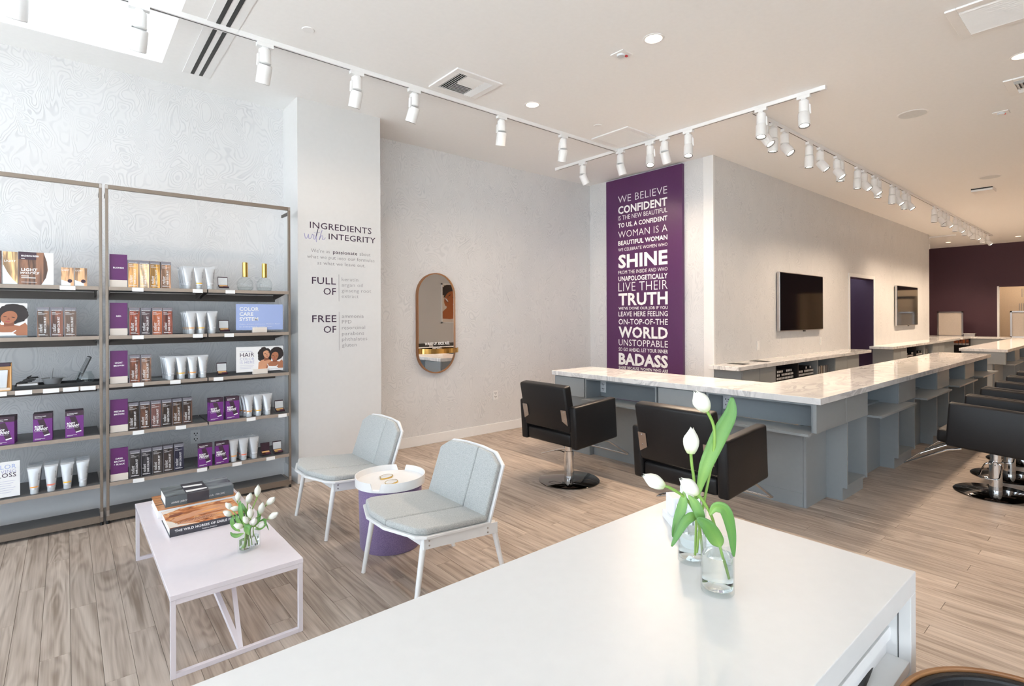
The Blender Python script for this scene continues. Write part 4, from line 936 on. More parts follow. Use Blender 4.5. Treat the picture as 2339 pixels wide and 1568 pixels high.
# second island further back
tag(MB().prism([(12.36, 1.5), (18.55, 1.5), (18.55, 2.15), (12.36, 2.15)], (0, 0, .852), X, Y, Z * .048).build('marble_worktop', 'marble', loc=(15, 1.8, .852), bev=.003), 'white marble worktop of the second island beyond the L-shaped counter', 'worktop')
G3 = 'grey units under the second island'
ip = thing('counter_unit', 'closed grey end box of the second island', 'cabinet', (12.6, 1.69, 0), G3)
B(12.38, 12.395, 1.53, 2.12, .64, .85).build('end_panel', 'grey', ip, bev=.001); B(12.395, 12.5, 1.535, 2.1, .64, .85).build('carcass', 'grey_in', ip); B(12.42, 12.505, 1.71, 2.1, 0, .64).build('pedestal', 'grey', ip)
for k, nm in enumerate(('first', 'second', 'third', 'fourth')):
    dup(u0, (12.51 + 1.486 * k, 1.69, 0), None, f'{nm} grey niche unit of the second island', G3)

# wall counters with product bins
def wall_counter(xa, xb, lab, gap=True):
    tag(B(xa, xb, 3.05, TW, .852, .9).build('marble_worktop', 'marble', loc=((xa + xb) / 2, 3.2, .852), bev=.003), 'narrow white marble worktop ' + lab, 'worktop')
    t = thing('bin_cabinet', 'grey cabinet with open product bins ' + lab, 'cabinet', ((xa + xb) / 2, 3.25, 0))
    x = xa + .14
    B(xa + .12, xa + .14, 3.075, TW - .02, .0, .852).build('side_panel', 'grey', t)
    bins = [x + .89 + i * .69 for i in range(4)]
    for a, b_ in ((x, x + .44), (x + .445, x + .885), (bins[3], bins[3] + .5), (bins[3] + .505, min(bins[3] + 1.04, xb - .5))):
        B(a, b_ - .003, 3.07, 3.09, .1, .845).build('door', 'grey', t, bev=.001)
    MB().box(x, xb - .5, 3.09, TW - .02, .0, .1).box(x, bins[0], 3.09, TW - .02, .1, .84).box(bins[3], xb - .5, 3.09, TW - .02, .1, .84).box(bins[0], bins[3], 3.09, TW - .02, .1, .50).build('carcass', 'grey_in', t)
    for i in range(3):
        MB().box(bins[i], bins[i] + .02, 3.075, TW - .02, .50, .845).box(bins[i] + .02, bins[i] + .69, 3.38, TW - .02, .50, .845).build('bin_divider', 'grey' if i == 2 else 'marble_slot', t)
    return t, bins
wc1, bins1 = wall_counter(6.02, 10.74, 'along the wall under the first screen')
wc2, bins2 = wall_counter(11.95, 17.7, 'along the wall under the second screen')
for a, b_, lb in ((6.36, 6.52, 'black cutout in the wall worktop nearer the slogan panel'), (6.95, 7.1, 'black cutout in the wall worktop further from the slogan panel')):
    tag(MB().box(a, b_, 3.16, 3.37, .9, .9025).box(a + .01, b_ - .01, 3.17, 3.36, .9025, .9035).build('waste_opening', 'black', loc=(a, 3.26, .9)), lb, 'opening', 'black cutouts in the wall worktop')
# small boxed colour tubes: black carton ends with a pale label
ct = MB().box(-.021, .021, 0, .2, -.0195, .0195).build('color_tube_box', 'marble_slot', loc=(0, 0, 0)); B(-.017, .017, -.001, 0, -.014, .014).build('label', 'paper', ct)
cf = []; rj = random.Random(4)
N13 = 'first second third fourth fifth sixth seventh eighth ninth tenth eleventh twelfth thirteenth'.split()
for bn, cnt, lb in ((bins1[0], 6, 'first bin under the first screen'), (bins1[1], 6, 'second bin under the first screen'), (bins2[0], 5, 'first bin under the second screen'), (bins2[1], 5, 'second bin under the second screen')):
    for r in range(cnt):
        for c in range(13):
            if r >= cnt - 2 and rj.random() < (.62 if r == cnt - 1 else .14): continue
            lc = (bn + .055 + c * .047, 3.115, .522 + r * .0465)
            lab_, g_ = f'dark tube carton {N13[c]} along the {("bottom", "second", "third", "fourth", "fifth", "sixth")[r]} row of the {lb}', f'tube cartons in the {lb}'
            if cf: dup(ct, lc, None, lab_, g_)
            else: cf.append(1); ct.location = lc; tag(ct, lab_, 'carton', g_)
            if not cf[1:]: tag(ct, None, 'carton'); cf.append(1)
for bn, lb in ((bins1[2], 'bin under the first screen'), (bins2[2], 'bin under the second screen')):
    for i in range(9):
        x = bn + .06 + i * .066; p = MB().prism([(-.024, 0), (.024, 0), (.02, .22 + .03 * rj.random()), (-.022, .24)], (x, 3.14, .50), X, Z, Y * .02)
        o_ = tag(p.build('foil_pouch', 'steel' if i % 3 else 'tube', loc=(x, 3.15, .5)), f'silvery upright pouch, {N13[i]} along the third {lb}', 'pouch', f'silvery pouches in the third {lb}')
        B(x - .02, x + .02, 3.1385, 3.14, .525, .55).build('pouch_label', 'band_coral' if i % 2 else 'band_orange', o_)

# counter along the far wall
tag(B(18.0, 19.6, 3.05, 4.6, .852, .9).build('marble_worktop', 'marble', loc=(19, 3.5, .852)), 'marble worktop in the corner before the aubergine wall', 'worktop')
tag(B(19.0, 19.6, 1.9, 3.05, .852, .9).build('marble_worktop', 'marble', loc=(19.3, 2.4, .852)), 'marble worktop running below the aubergine wall towards the opening', 'worktop')
fc = thing('far_cabinet', 'grey cabinet with open shelves before the aubergine wall', 'cabinet', (19.3, 3.0, 0))
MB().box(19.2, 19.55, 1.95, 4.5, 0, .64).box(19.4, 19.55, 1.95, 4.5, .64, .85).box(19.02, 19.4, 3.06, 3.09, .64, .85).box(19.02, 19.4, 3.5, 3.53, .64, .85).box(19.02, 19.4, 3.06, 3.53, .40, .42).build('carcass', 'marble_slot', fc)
B(19.02, 19.04, 1.95, 3.06, .0, .85).build('door', 'grey', fc)
for i in range(5):
    y = 3.13 + i * .078
    o_ = tag(MB().box(19.06, 19.12, y - .035, y + .035, .66, .82).build('hair_carton', 'kit_side', loc=(19.09, y, .66)), 'hair carton in the open shelf before the aubergine wall', 'carton', 'hair cartons before the aubergine wall')
    B(19.058, 19.06, y - .033, y + .033, .71, .815).build('hair_print', 'hair', o_).color = (*lin((150, 90, 60)), 1); B(19.058, 19.06, y - .033, y + .033, .665, .71).build('white_print', 'paper', o_)
B(19.02, 19.4, 3.09, 3.5, .64, .66).build('shelf_board', 'marble_slot', fc)
def partition(label, y0, y1):
    t = thing('privacy_screen', label, 'screen', (19.5, (y0 + y1) / 2, .9))
    MB().box(19.46, 19.50, y0, y0 + .035, .9, 1.6).box(19.46, 19.50, y1 - .035, y1, .9, 1.6).box(19.46, 19.50, y0, y1, 1.565, 1.6).box(19.46, 19.50, y0, y1, .9, .92).build('screen_frame', 'steel', t); B(19.475, 19.485, y0 + .035, y1 - .035, .92, 1.565).build('frosted_panel', 'frosted', t)
    return t
partition('frosted aluminium framed privacy screen before the aubergine wall', 3.29, 3.875); partition('frosted privacy screen standing before the bright opening', 1.92, 2.31)
tag(MB().box(19.35, 19.55, 3.02, 3.26, .9, .965).box(19.34, 19.56, 3.01, 3.27, .965, .985).build('printer', 'steel', loc=(19.45, 3.14, .9), bev=.003), 'small grey box beside the privacy screen on the far worktop', 'box')
hl = thing('hall_lettering', 'faint grey lettering on the pale wall through the far opening', 'lettering', (FX + 2.59, 2.3, 1.9)); q = MB(); rj = random.Random(2)
for r, (z0, z1, ys) in enumerate(((1.95, 2.3, (2.42, 2.10)), (1.5, 1.85, (2.48, 2.02)), (1.05, 1.35, (2.42, 2.06)))):
    y = ys[0]
    while y > ys[1]:
        q.box(FX + 2.594, FX + 2.598, y - .016, y, z0 + rj.uniform(0, .1), z1); y -= .05
q.build('letter_stroke', 'grey_ink', hl)

# ------------------------------------------------------------------ salon chairs (modelled facing +Y at the origin)
GCH = 'black salon chairs'
def salon_chair():
    t = thing('salon_chair', '', 'chair', (0, 0, 0), GCH)
    tl = Matrix.Rotation(math.radians(4.0), 4, 'X')                  # whole seat leans back a little
    def tb(q, piv=(0, 0, .40)):
        pv = Vector(piv); q.v = [pv + (tl @ (v - pv)) for v in q.v]; return q
    for s_ in (-1, 1):
        tb(MB().box(s_ * .35 - (.075 if s_ > 0 else 0), s_ * .35 + (.075 if s_ < 0 else 0), -.27, .27, .395, .76)).build('armrest', 'black_leather', t, bev=.018, seg=3, smooth=True)
    tb(MB().box(-.272, .272, -.26, .345, .40, .515)).build('seat_cushion', 'black_leather', t, bev=.024, seg=3, smooth=True)
    bk = MB().box(-.285, .285, -.045, .045, 0, .40); r2 = Matrix.Rotation(math.radians(11), 4, 'X'); bk.v = [Vector((0, -.235, .52)) + (r2 @ v) for v in bk.v]
    bk.build('backrest', 'black_leather', t, bev=.02, seg=3, smooth=True)
    for s_ in (-1, 1):
        p = MB().prism([(0, .035), (.062, 0), (.062, .135), (0, .135)] if s_ > 0 else [(0, 0), (-.062, .0), (-.062, .135), (0, .135)], (s_ * .212, -.297, .575), X, Vector((0, -.191, .98)), Y * .004)
        if s_ < 0: p = MB().prism([(-.062, 0), (0, .035), (0, .135), (-.062, .135)], (-.212, -.297, .575), X, Vector((0, -.191, .98)), Y * .004)
        b_ = p.build('back_bracket', 'steel', t)
        q = MB()
        for zz in (.05, .12): q.lathe([(.0, .003), (.005, .002), (.005, 0)], (s_ * .245, -.297 - zz * .191, .575 + zz * .98), 10, rot=Matrix.Rotation(PI / 2, 3, 'X'))
        q.build('screw', 'chrome', b_)
    MB().lathe([(.278, 0), (.278, .006), (.27, .012), (.06, .018), (.0, .018)], (0, 0, 0), 48).build('base_plate', 'black_chrome', t)
    MB().lathe([(.044, .016), (.044, .27), (.036, .272), (.036, .39), (.05, .392), (.05, .398)], (0, 0, 0), 24).build('hydraulic_column', 'chrome', t)
    B(-.09, .09, -.12, .12, .385, .402).build('seat_bracket', 'steel', t)
    fr = [(-.245, .18, .385), (-.245, .27, .36), (-.245, .55, .20), (-.22, .575, .185), (.22, .575, .185), (.245, .55, .20), (.245, .27, .36), (.245, .18, .385)]
    MB().tube(fr, .0095, 10).build('footrest', 'chrome', t)
    lv = smooth_path([(-.03, .03, .25), (-.10, .05, .262), (-.25, .06, .215), (-.305, .055, .195), (-.32, .0, .19), (-.305, -.055, .195), (-.25, -.06, .215), (-.10, -.05, .262), (-.03, -.02, .25)], 4)
    MB().tube(lv, .0065, 8).build('pump_lever', 'chrome', t)
    return t
ch = salon_chair(); ch.location = (3.53, 3.395, 0); ch.rotation_euler = (0, 0, -PI / 2); ch['label'] = 'black salon chair, back turned, nearer the mirror wall at the short counter arm'
dup(ch, (3.33, 1.965, 0), -PI / 2, 'black salon chair, back turned, behind the tulips at the short counter arm')
for k, x in enumerate((5.95, 6.66, 7.45, 8.20, 9.0, 9.72)):
    dup(ch, (x, .80, 0), 0, f'black salon chair facing the long counter arm, {ORD[k]} of the row from the desk')

# ------------------------------------------------------------------ lounge chairs (faces -X, centred on y = 0)
def lounge_chair():
    t = thing('lounge_chair', '', 'chair', (1.6, 0, 0), 'white and grey felt lounge chairs')
    def zs(x): return .405 - (x - 1.27) * .085
    P = [(1.262, -.10), (1.262, .10), (1.335, .30), (1.385, .335), (1.80, .318), (1.80, -.318), (1.385, -.335), (1.335, -.30)][::-1]
    def slab(pts, lo, hi):
        q = MB(); n = len(pts); vs = [(x, y, zs(x) + d) for d in (lo, hi) for x, y in pts]
        return q.add(vs, [tuple(reversed(range(n))), tuple(range(n, 2 * n))] + [(i, (i + 1) % n, n + (i + 1) % n, n + i) for i in range(n)])
    slab(P, -.014, 0).build('seat_shell', 'metal_white', t, bev=.002)
    S1 = [(1.275, -.09), (1.79, -.09), (1.79, .31), (1.392, .322), (1.345, .29), (1.275, .09)]; S2 = [(1.275, -.094), (1.345, -.29), (1.392, -.322), (1.79, -.31), (1.79, -.094)]
    for s_ in (S1, S2): slab(s_, .0005, .036).build('seat_pad', 'felt_grey', t, bev=.014, seg=3, smooth=True)
    # back
    lean = Vector((.35, 0, 1)).normalized(); nn = Vector((1, 0, -.35)).normalized(); o_ = Vector((1.795, 0, .352))
    Bp = [(-.316, 0), (-.312, .325), (-.222, .385), (-.085, .397), (.085, .397), (.222, .385), (.312, .325), (.316, 0)]
    MB().prism(Bp, o_, Y, lean, nn * .013).build('back_shell', 'metal_white', t, bev=.002)
    for pts in ([(-.088, .012), (-.088, .384), (-.21, .372), (-.298, .318), (-.300, .012)], [(.300, .012), (.298, .318), (.21, .372), (.08, .384), (-.084, .384), (-.084, .012)]):
        MB().prism(pts, o_ - nn * .001, Y, lean, -nn * .034).build('back_pad', 'felt_grey', t, bev=.013, seg=3, smooth=True)
    for s_ in (-1, 1):
        ap = MB().prism([(1.385, zs(1.385) - .014), (1.385, zs(1.385) - .075), (1.86, zs(1.86) - .07), (1.86, zs(1.80) - .014)], (0, s_ * .305 - .004, 0), X, Z, Y * .008).build('side_rail', 'metal_white', t, bev=.001)
        q = MB()
        for x in (1.415, 1.79):
            for dz in (-.032, -.056): q.lathe([(0, .0035), (.0045, .003), (.0048, 0)], (x, s_ * .309, zs(x) + dz), 10, rot=Matrix.Rotation(-s_ * PI / 2, 3, 'X'))
        q.build('bolt', 'steel', ap)
        MB().cyl((1.335, s_ * .30, 0), (1.40, s_ * .285, .375), .0125, .017, 14).build('leg', 'metal_white', t); MB().cyl((1.945, s_ * .262, 0), (1.84, s_ * .285, .345), .0125, .017, 14).build('leg', 'metal_white', t)
    q = MB().prism([(-.285, zs(1.385) - .014), (-.285, zs(1.385) - .075), (.285, zs(1.385) - .075), (.285, zs(1.385) - .014)], (1.40, 0, 0), Y, Z, X * .008)
    q.build('front_rail', 'metal_white', t)
    MB().prism([(-.285, .345), (-.285, .295), (.285, .295), (.285, .345)], (1.83, 0, 0), Y, Z, X * .008).build('rear_rail', 'metal_white', t)
    return t
lc_ = lounge_chair(); lc_.location.y = 2.655; lc_['label'] = 'white framed grey felt lounge chair nearer the white desk'
dup(lc_, (1.60, 3.84, 0), None, 'white framed grey felt lounge chair nearer the white pillar')

# ------------------------------------------------------------------ felt drum table and coasters
dc = Vector((1.648, 3.222, 0))
dt = thing('drum_table', 'purple felt drum side table with a white notched tray top', 'table', dc)
MB().lathe([(.190, 0), (.197, .012), (.205, .40), (.203, .412), (0, .412)], dc, 56).build('felt_drum', 'felt_purple', dt)
q = MB(); seg = 96; vs = []
def rimz(k):
    a = 360 * k / seg
    return .418 if (-1 < ((a - 38 + 180) % 360 - 180) < 14 or -1 < ((a - 212 + 180) % 360 - 180) < 14) else .462
for k in range(seg):
    a = 2 * PI * k / seg; c, s_ = math.cos(a), math.sin(a); z = rimz(k)
    vs += [(dc.x + .212 * c, dc.y + .212 * s_, .405), (dc.x + .226 * c, dc.y + .226 * s_, .405), (dc.x + .228 * c, dc.y + .228 * s_, z), (dc.x + .222 * c, dc.y + .222 * s_, z), (dc.x + .220 * c, dc.y + .220 * s_, .424)]
fs = []
for k in range(seg):
    j = (k + 1) % seg; fs += [(k * 5 + i, j * 5 + i, j * 5 + i + 1, k * 5 + i + 1) for i in range(4)]
fs.append(tuple(k * 5 + 4 for k in range(seg)))
q.add(vs, fs).build('tray_top', 'metal_white', dt)
def agate(label, p, a0):
    rj = random.Random(int(a0 * 10)); pts = [((.056 if k % 2 else .05) * (1 + rj.uniform(-.06, .06)) * math.cos(2 * PI * k / 11 + a0), .036 * (1 + rj.uniform(-.08, .08)) * math.sin(2 * PI * k / 11 + a0)) for k in range(11)]
    r = Matrix.Rotation(.5, 3, 'Z'); ax_, ay_ = r @ X, r @ Y
    c_ = tag(MB().prism(pts, p, ax_, ay_, Z * .008).build('stone_coaster', 'marble', loc=p, bev=.001), label, 'coaster', 'gold rimmed stone coasters')
    o_ = [(x * 1.05, y * 1.05) for x, y in pts]; n = len(pts); p = Vector(p); vs = [p + ax_ * x + ay_ * y + Z * z for ring, z in ((o_, .0005), (o_, .0085), ([(x * .93, y * .93) for x, y in pts], .0085)) for x, y in ring]
    MB().add(vs, [(a * n + k, a * n + (k + 1) % n, (a + 1) * n + (k + 1) % n, (a + 1) * n + k) for a in (0, 1) for k in range(n)]).build('gold_rim', 'gold', c_)
agate('gold rimmed stone coaster on the drum table, nearer the pillar', (dc.x - .0, dc.y + .06, .4245), .3); agate('gold rimmed stone coaster on the drum table, nearer its front rim', (dc.x - .03, dc.y - .07, .4245), 1.2)

# ------------------------------------------------------------------ coffee table
tb_ = thing('coffee_table', 'low pale lilac rectangular coffee table with sled legs and V struts', 'table', (.597, 3.31, 0)); a0, a1, b0, b1 = .326, .868, 2.592, 4.03
B(a0, a1, b0, b1, .327, .35).build('tabletop', 'lilac', tb_, bev=.002)
for y in (b0 + .002, b1 - .022):
    MB().box(a0 + .002, a0 + .022, y, y + .02, 0, .327).box(a1 - .022, a1 - .002, y, y + .02, 0, .327).box(a0 + .022, a1 - .022, y, y + .02, 0, .02).box(a0 + .022, a1 - .022, y, y + .02, .307, .327).build('sled_leg', 'lilac', tb_, bev=.001)
    ym = y + .01; yi = 3.31
    for xt in (.52, .675): MB().bar((.597, ym + (.012 if y < 3 else -.012), .012), (xt, ym + (.62 if y < 3 else -.62), .318), .02, .02).build('strut', 'lilac', tb_)
B(a0 + .1, a1 - .1, 3.20, 3.23, .312, .327).build('cross_rail', 'lilac', tb_); B(a0 + .1, a1 - .1, 3.39, 3.42, .312, .327).build('cross_rail', 'lilac', tb_)

def book(label, x0, x1, y0, y1, z0, z1, cover, spine, txt=None, cov_fn=None):
    t = thing('book', label, 'book', ((x0 + x1) / 2, (y0 + y1) / 2, z0))
    B(x0 + .004, x1 - .004, y0 + .004, y1 - .004, z0 + .003, z1 - .003).build('pages', 'pages', t)
    B(x0, x1, y0, y1, z1 - .003, z1).build('front_cover', cover, t); B(x0, x1, y0, y1, z0, z0 + .003).build('back_cover', spine, t); B(x0, x1, y0, y0 + .004, z0 + .003, z1 - .003).build('spine', spine, t)
    if txt:
        q = MB()
        for s_, xx, zz, w_, h_, bo in txt: q.text(s_, (xx, y0 - .0006, zz), X, Z, w=w_, h=h_, bold=bo)
        q.build('lettering', 'white_print', t)
    return t
bk1 = book('large wild horses photo book with charcoal spine facing the desk', .414, .776, 3.287, 3.592, .35, .399, 'horse', 'spine_dark', [('THE WILD HORSES OF SABLE ISLAND', .437, .372, .318, .0125, .02), ('Roberto Dutesco', .565, .357, .07, .0065, .01)])
MB().poly([(0, 0), (.13, 0), (.05, .03), (.02, .10), (0, .13)], (.414, 3.287, .3994), X, Y).poly([(0, .30), (.0, .25), (.05, .275), (.09, .305)], (.414, 3.287, .3994), X, Y).build('pale_print', 'beige_card', bk1)
hq = MB(); ho = Vector((.430, 3.287, .3997))
for pts, mi in (([(.0, .11), (.03, .15), (.08, .165), (.12, .20), (.2, .215), (.30, .20), (.33, .16), (.30, .14), (.20, .13), (.12, .12), (.07, .10), (.03, .085)], 0), ([(.12, .155), (.2, .18), (.27, .17), (.2, .15)], 1),
                ([(.02, .03), (.05, .07), (.11, .085), (.18, .10), (.27, .115), (.33, .10), (.33, .06), (.24, .055), (.15, .04), (.08, .02)], 0), ([(.18, .075), (.25, .095), (.31, .085), (.24, .07)], 1), ([(.0, .18), (.012, .215), (.07, .225), (.075, .195), (.03, .17)], 2)):
    hq.poly(pts, ho + Z * (.0002 * mi), X, Y, mi)
rj = random.Random(6)
for k in range(16):
    x = .015 + .011 * k; hq.ribbon([(x, .035 + rj.uniform(0, .02)), (x + .015, .06 + rj.uniform(0, .02)), (x + .04, .065 + rj.uniform(0, .03))], .0035, ho + Z * .0005, X, Y, 2)
hq.build('horse_print', ['skin_a', 'band_orange', 'skin_sh'], bk1)
book('wide photo book with a striped wood picture under the grey book', .402, .815, 3.638, 3.945, .35, .398, 'wood_stripe', 'paper')
bk2 = book('thick grey photographer book lying topmost at the wall end of the table', .441, .80, 3.662, 3.877, .3985, .46, 'photo_bw', 'spine_slate', [('ANNIE LEIBOVITZ', .47, .415, .105, .010, .0), ("A Photographer's Life", .585, .415, .105, .010, 0), ('1990-2005', .70, .415, .05, .010, 0)])
B(.545, .665, 3.661, 3.877, .4601, .4606).build('dark_print', 'spine_dark', bk2); MB().prism([(0, .02), (.11, .03), (.11, .055), (.0, .06)], (.55, 3.662, .4606), X, Y, Z * .0004).prism([(0, .13), (.10, .12), (.10, .15), (.0, .165)], (.55, 3.662, .4606), X, Y, Z * .0004).build('light_print', 'paper', bk2)
MB().box(.55, .665, 3.6612, 3.662, .402, .457).build('spine_band', 'spine_dark', bk2)

# ------------------------------------------------------------------ white reception desk
dk_ = thing('reception_desk', 'large white reception desk in the foreground', 'desk', (.4, .67, 0)); dx0, dx1, dy0, dy1 = -.75, 1.522, .345, 1.003
B(dx0, dx1, dy0, dy1, .852, .9).build('desktop', 'lacquer', dk_, bev=.0015); B(dx1 - .04, dx1, dy0, dy1, 0, .852).build('end_panel', 'lacquer', dk_, bev=.0015); B(dx0, dx0 + .04, dy0, dy1, 0, .852).build('end_panel', 'lacquer', dk_)
B(dx0 + .04, dx1 - .04, dy1 - .03, dy1 - .01, .0, .852).build('front_panel', 'lacquer', dk_); B(dx0 + .04, dx1 - .04, dy0 + .003, dy1 - .04, .679, .703).build('shelf_board', 'lacquer', dk_, bev=.001); B(dx1 - .0408, dx1 - .04, dy0 + .024, dy0 + .026, .703, .852).build('panel_seam', 'outlet_slot', dk_)
B(dx0 + .04, dx1 - .042, dy0 + .03, dy1 - .04, .40, .42).build('shelf_board', 'lacquer', dk_); B(1.05, 1.07, dy0 + .2, dy1 - .04, .42, .679).build('divider', 'lacquer', dk_)
pass
qa, qb = pz(2034.6, 1432.3, .765), pz(2025.3, 1460.5, .735)
for k, (p, z0, z1, lb) in enumerate(((qb, .703, .737, 'lower'), (qa, .7375, .767, 'upper'))):
    tag(MB().box(p.x - .42, p.x, p.y, p.y + .26, z0, z1).build('paper_stack', 'paper', loc=(p.x, p.y, z0), bev=.001), f'{lb} of two white paper stacks lying on the open desk shelf', 'paper', 'white paper stacks on the desk shelf')
tag(MB().prism([(0, 0), (.25, -.03), (.25, .045), (.012, .02)], (1.405, .395, .7035), -X, Y, Z * .01).build('black_folder', 'black', loc=(1.2, .52, .68), bev=.004), 'tapered black folder lying on the desk shelf', 'folder')

# barrel stool behind the desk
st = thing('desk_stool', 'black upholstered barrel stool with a bentwood back at the desk corner', 'stool', (1.32, .10, 0))
sc_ = Vector((1.325, .105, 0)); n = 40; q = MB(); q2 = MB(); vo, vi = [], []
for k in range(n + 1):
    a = math.radians(-75 + 195 * k / n); c, s_ = math.cos(a), math.sin(a); hh = .70 + .035 * math.sin(PI * k / n) ** .5
    for ro, ri, lo, hi, dst in ((.215, .206, .47, hh, vo), (.205, .185, .47, hh - .004, vi)):
        dst += [sc_ + Vector((r * c, r * s_, z)) for r, z in ((ro, lo), (ro + .012, hi), (ri + .012, hi), (ri, lo))]
for dst, qq_ in ((vo, q), (vi, q2)):
    qq_.add(dst, [(k * 4 + i, (k + 1) * 4 + i, (k + 1) * 4 + (i + 1) % 4, k * 4 + (i + 1) % 4) for k in range(n) for i in range(4)] + [(0, 1, 2, 3), (n * 4 + 3, n * 4 + 2, n * 4 + 1, n * 4)])
q.build('bentwood_back', 'wood', st, bev=.002); q2.build('back_pad', 'black_leather', st, bev=.006, seg=2)
MB().lathe([(.17, .42), (.19, .43), (.195, .46), (.18, .475), (0, .478)], sc_, 40).build('seat_cushion', 'black_leather', st)
MB().cyl(sc_ + Z * .015, sc_ + Z * .42, .022).build('stem', 'chrome', st); MB().lathe([(.2, 0), (.2, .008), (.05, .016), (0, .016)], sc_, 40).build('base_plate', 'chrome', st)

# ------------------------------------------------------------------ card holder on the desk
chh = thing('card_holder', 'white card holder with printed cards at the far corner of the desk', 'holder', (1.35, .86, .9))
e1 = Vector((.139, .172, 0)).normalized(); e2 = Vector((e1.y, -e1.x, 0)); o_ = Vector((1.234, .764, .9))
def cb(a0, a1, b0, b1, z0, z1):
    return MB().prism([(a0, b0), (a1, b0), (a1, b1), (a0, b1)], o_ + Z * z0, e1, e2, Z * (z1 - z0))
cb(0, .215, 0, .085, .0, .022).build('holder_base', 'metal_white', chh, bev=.001); cb(.15, .205, .008, .06, .022, .075).build('card_stack', 'paper', chh, bev=.001)
cb(.03, .145, .03, .045, .022, .115).build('backing_card', 'paper', chh); cb(.03, .145, .018, .024, .022, .06).build('front_card', 'paper', chh)
q = MB()
for a0, a1, z0, z1 in ((.045, .07, .078, .096), (.085, .10, .07, .088), (.11, .135, .084, .094)): q.add([o_ + e1 * a + e2 * .0295 + Z * z for a, z in ((a0, z0), (a1, z0 + .006), (a1 - .006, z1), (a0 + .004, z1 - .004))], [(0, 1, 2, 3)]); 
q.build('card_print', 'ink', chh)

# ------------------------------------------------------------------ vases and tulips
def glass_vase(label, c, r, h, water, name='glass_vase'):
    t = thing(name, label, 'vase', c)
    MB().lathe([(r * .9, 0), (r, .003), (r, h - .006), (r + .0012, h - .002), (r, h), (r - .002, h - .002), (r - .0022, .012), (r * .5, .0085), (.0, .008)], c, 48).build('vase_body', 'acrylic', t)
    if water: MB().lathe([(r * .5, .0088), (r - .0024, .0125), (r - .0024, water), (0, water)], c, 48).build('water', 'water', t)
    return t
v1 = pz(1639, 1352, .9); v2 = pz(1581, 1282, .9)
glass_vase('clear cylinder vase of water at the desk front holding leaning tulips', v1, .0345, .112, .082)
glass_vase('second clear cylinder vase on the desk behind the first', v2, .034, .135, .075)

GREEN, PALE, DEEP, WHITE = (112, 154, 66), (150, 186, 98), (66, 118, 58), (226, 225, 214)
def tinted(q, fn): q.cols = [lin(fn(i)) for i in range(len(q.v))]
def lerp3(a, b_, t): return tuple(x + (y - x) * t for x, y in zip(a, b_))
def petal_mesh(R, L, a0, hw, scale, base, axis):
    axis = Vector(axis).normalized(); u = axis.orthogonal().normalized(); w_ = axis.cross(u); q = MB(); nu, nv = 9, 6; fs = []; ts = []
    for i in range(nu + 1):
        t = i / nu; rr = R * scale * (.30 + .70 * math.sin(PI * min(1, t * .92 + .06)) ** .8) * (1 - .55 * max(0, t - .62) / .38) if t < 1 else R * .2
        hwt = hw * (1 - max(0, t - .55) ** 1.6 * 1.9) if t < 1 else hw * .18
        for j in range(nv + 1):
            s_ = -1 + 2 * j / nv; a = a0 + hwt * s_; k = rr * (1 - .06 * s_ * s_)
            q.v.append(Vector(base) + axis * (L * (t - .03 * s_ * s_ * t)) + (u * math.cos(a) + w_ * math.sin(a)) * k); ts.append(t)
    for i in range(nu):
        for j in range(nv): n = nv + 1; q.f.append((i * n + j, i * n + j + 1, (i + 1) * n + j + 1, (i + 1) * n + j)); q.mi.append(0); q.sm.append(True)
    tinted(q, lambda i: lerp3((186, 202, 132), WHITE, min(1, ts[i] * 3.2 + .15)))
    return q
def leaf_mesh(pts, wd, fold=.35, side=None, twist=0.0):
    pts = smooth_path(pts, 6); n = len(pts); q = MB(); ts = []
    for i, p in enumerate(pts):
        t = i / (n - 1); d = (pts[min(i + 1, n - 1)] - pts[max(i - 1, 0)]).normalized(); sv = Vector(side) if side is not None else d.cross(Vector(px(1600, 1050)))
        sv = (sv - d * sv.dot(d)).normalized(); nn = d.cross(sv)
        if twist: sv = Matrix.Rotation(twist * t, 3, d) @ sv; nn = d.cross(sv)
        w_ = wd * (math.sin(PI * (t * .93 + .045)) ** .75) * (1 if t > .25 else .55 + 1.8 * t)
        for s_ in (-1, -.5, 0, .5, 1): q.v.append(p + sv * (s_ * w_ / 2) + nn * (abs(s_) * w_ * fold * .5)); ts.append((t, s_))
    for i in range(n - 1):
        for j in range(4): q.f.append((i * 5 + j, i * 5 + j + 1, (i + 1) * 5 + j + 1, (i + 1) * 5 + j)); q.mi.append(0); q.sm.append(True)
    tinted(q, lambda i: lerp3(lerp3(PALE, GREEN, min(1, ts[i][0] * 1.8)), DEEP, .55 * ts[i][0] + .25 * abs(ts[i][1])))
    return q
def tulip(label, path, R, L, axis=None, leaves=(), group=None, sr=.0028):
    path = smooth_path(path, 6); e = path[-1]; ax_ = Vector(axis) if axis is not None else (path[-1] - path[-3]); ax_.normalize()
    t = thing('tulip', label, 'flower', path[0], group)
    q = MB().tube(path, [sr * (1 + .25 * i / len(path)) for i in range(len(path))], 8); nn = len(path) * 8; tinted(q, lambda i: lerp3((140, 172, 84), (124, 162, 72), (i % nn) / nn)); q.build('stem', 'leaf', t)
    for k in range(3): petal_mesh(R, L, 2 * PI * k / 3 + .5, 1.12, .94, e - ax_ * .001, ax_).build('petal', 'petal', t)
    for k in range(3): petal_mesh(R, L * .97, 2 * PI * k / 3 + .5 + PI / 3, 1.02, 1.02, e - ax_ * .002, ax_).build('petal', 'petal', t)
    for lp in leaves:
        lo = leaf_mesh(*lp).build('leaf', 'leaf', t); md = lo.modifiers.new('thickness', 'SOLIDIFY'); md.thickness = .0007
    return t
D = lambda *a: [pD(u, v, d) for u, v, d in a]
w1, w2 = v1 + Z * .02, v2 + Z * .02
in1 = pz(1662, 1318, .925)
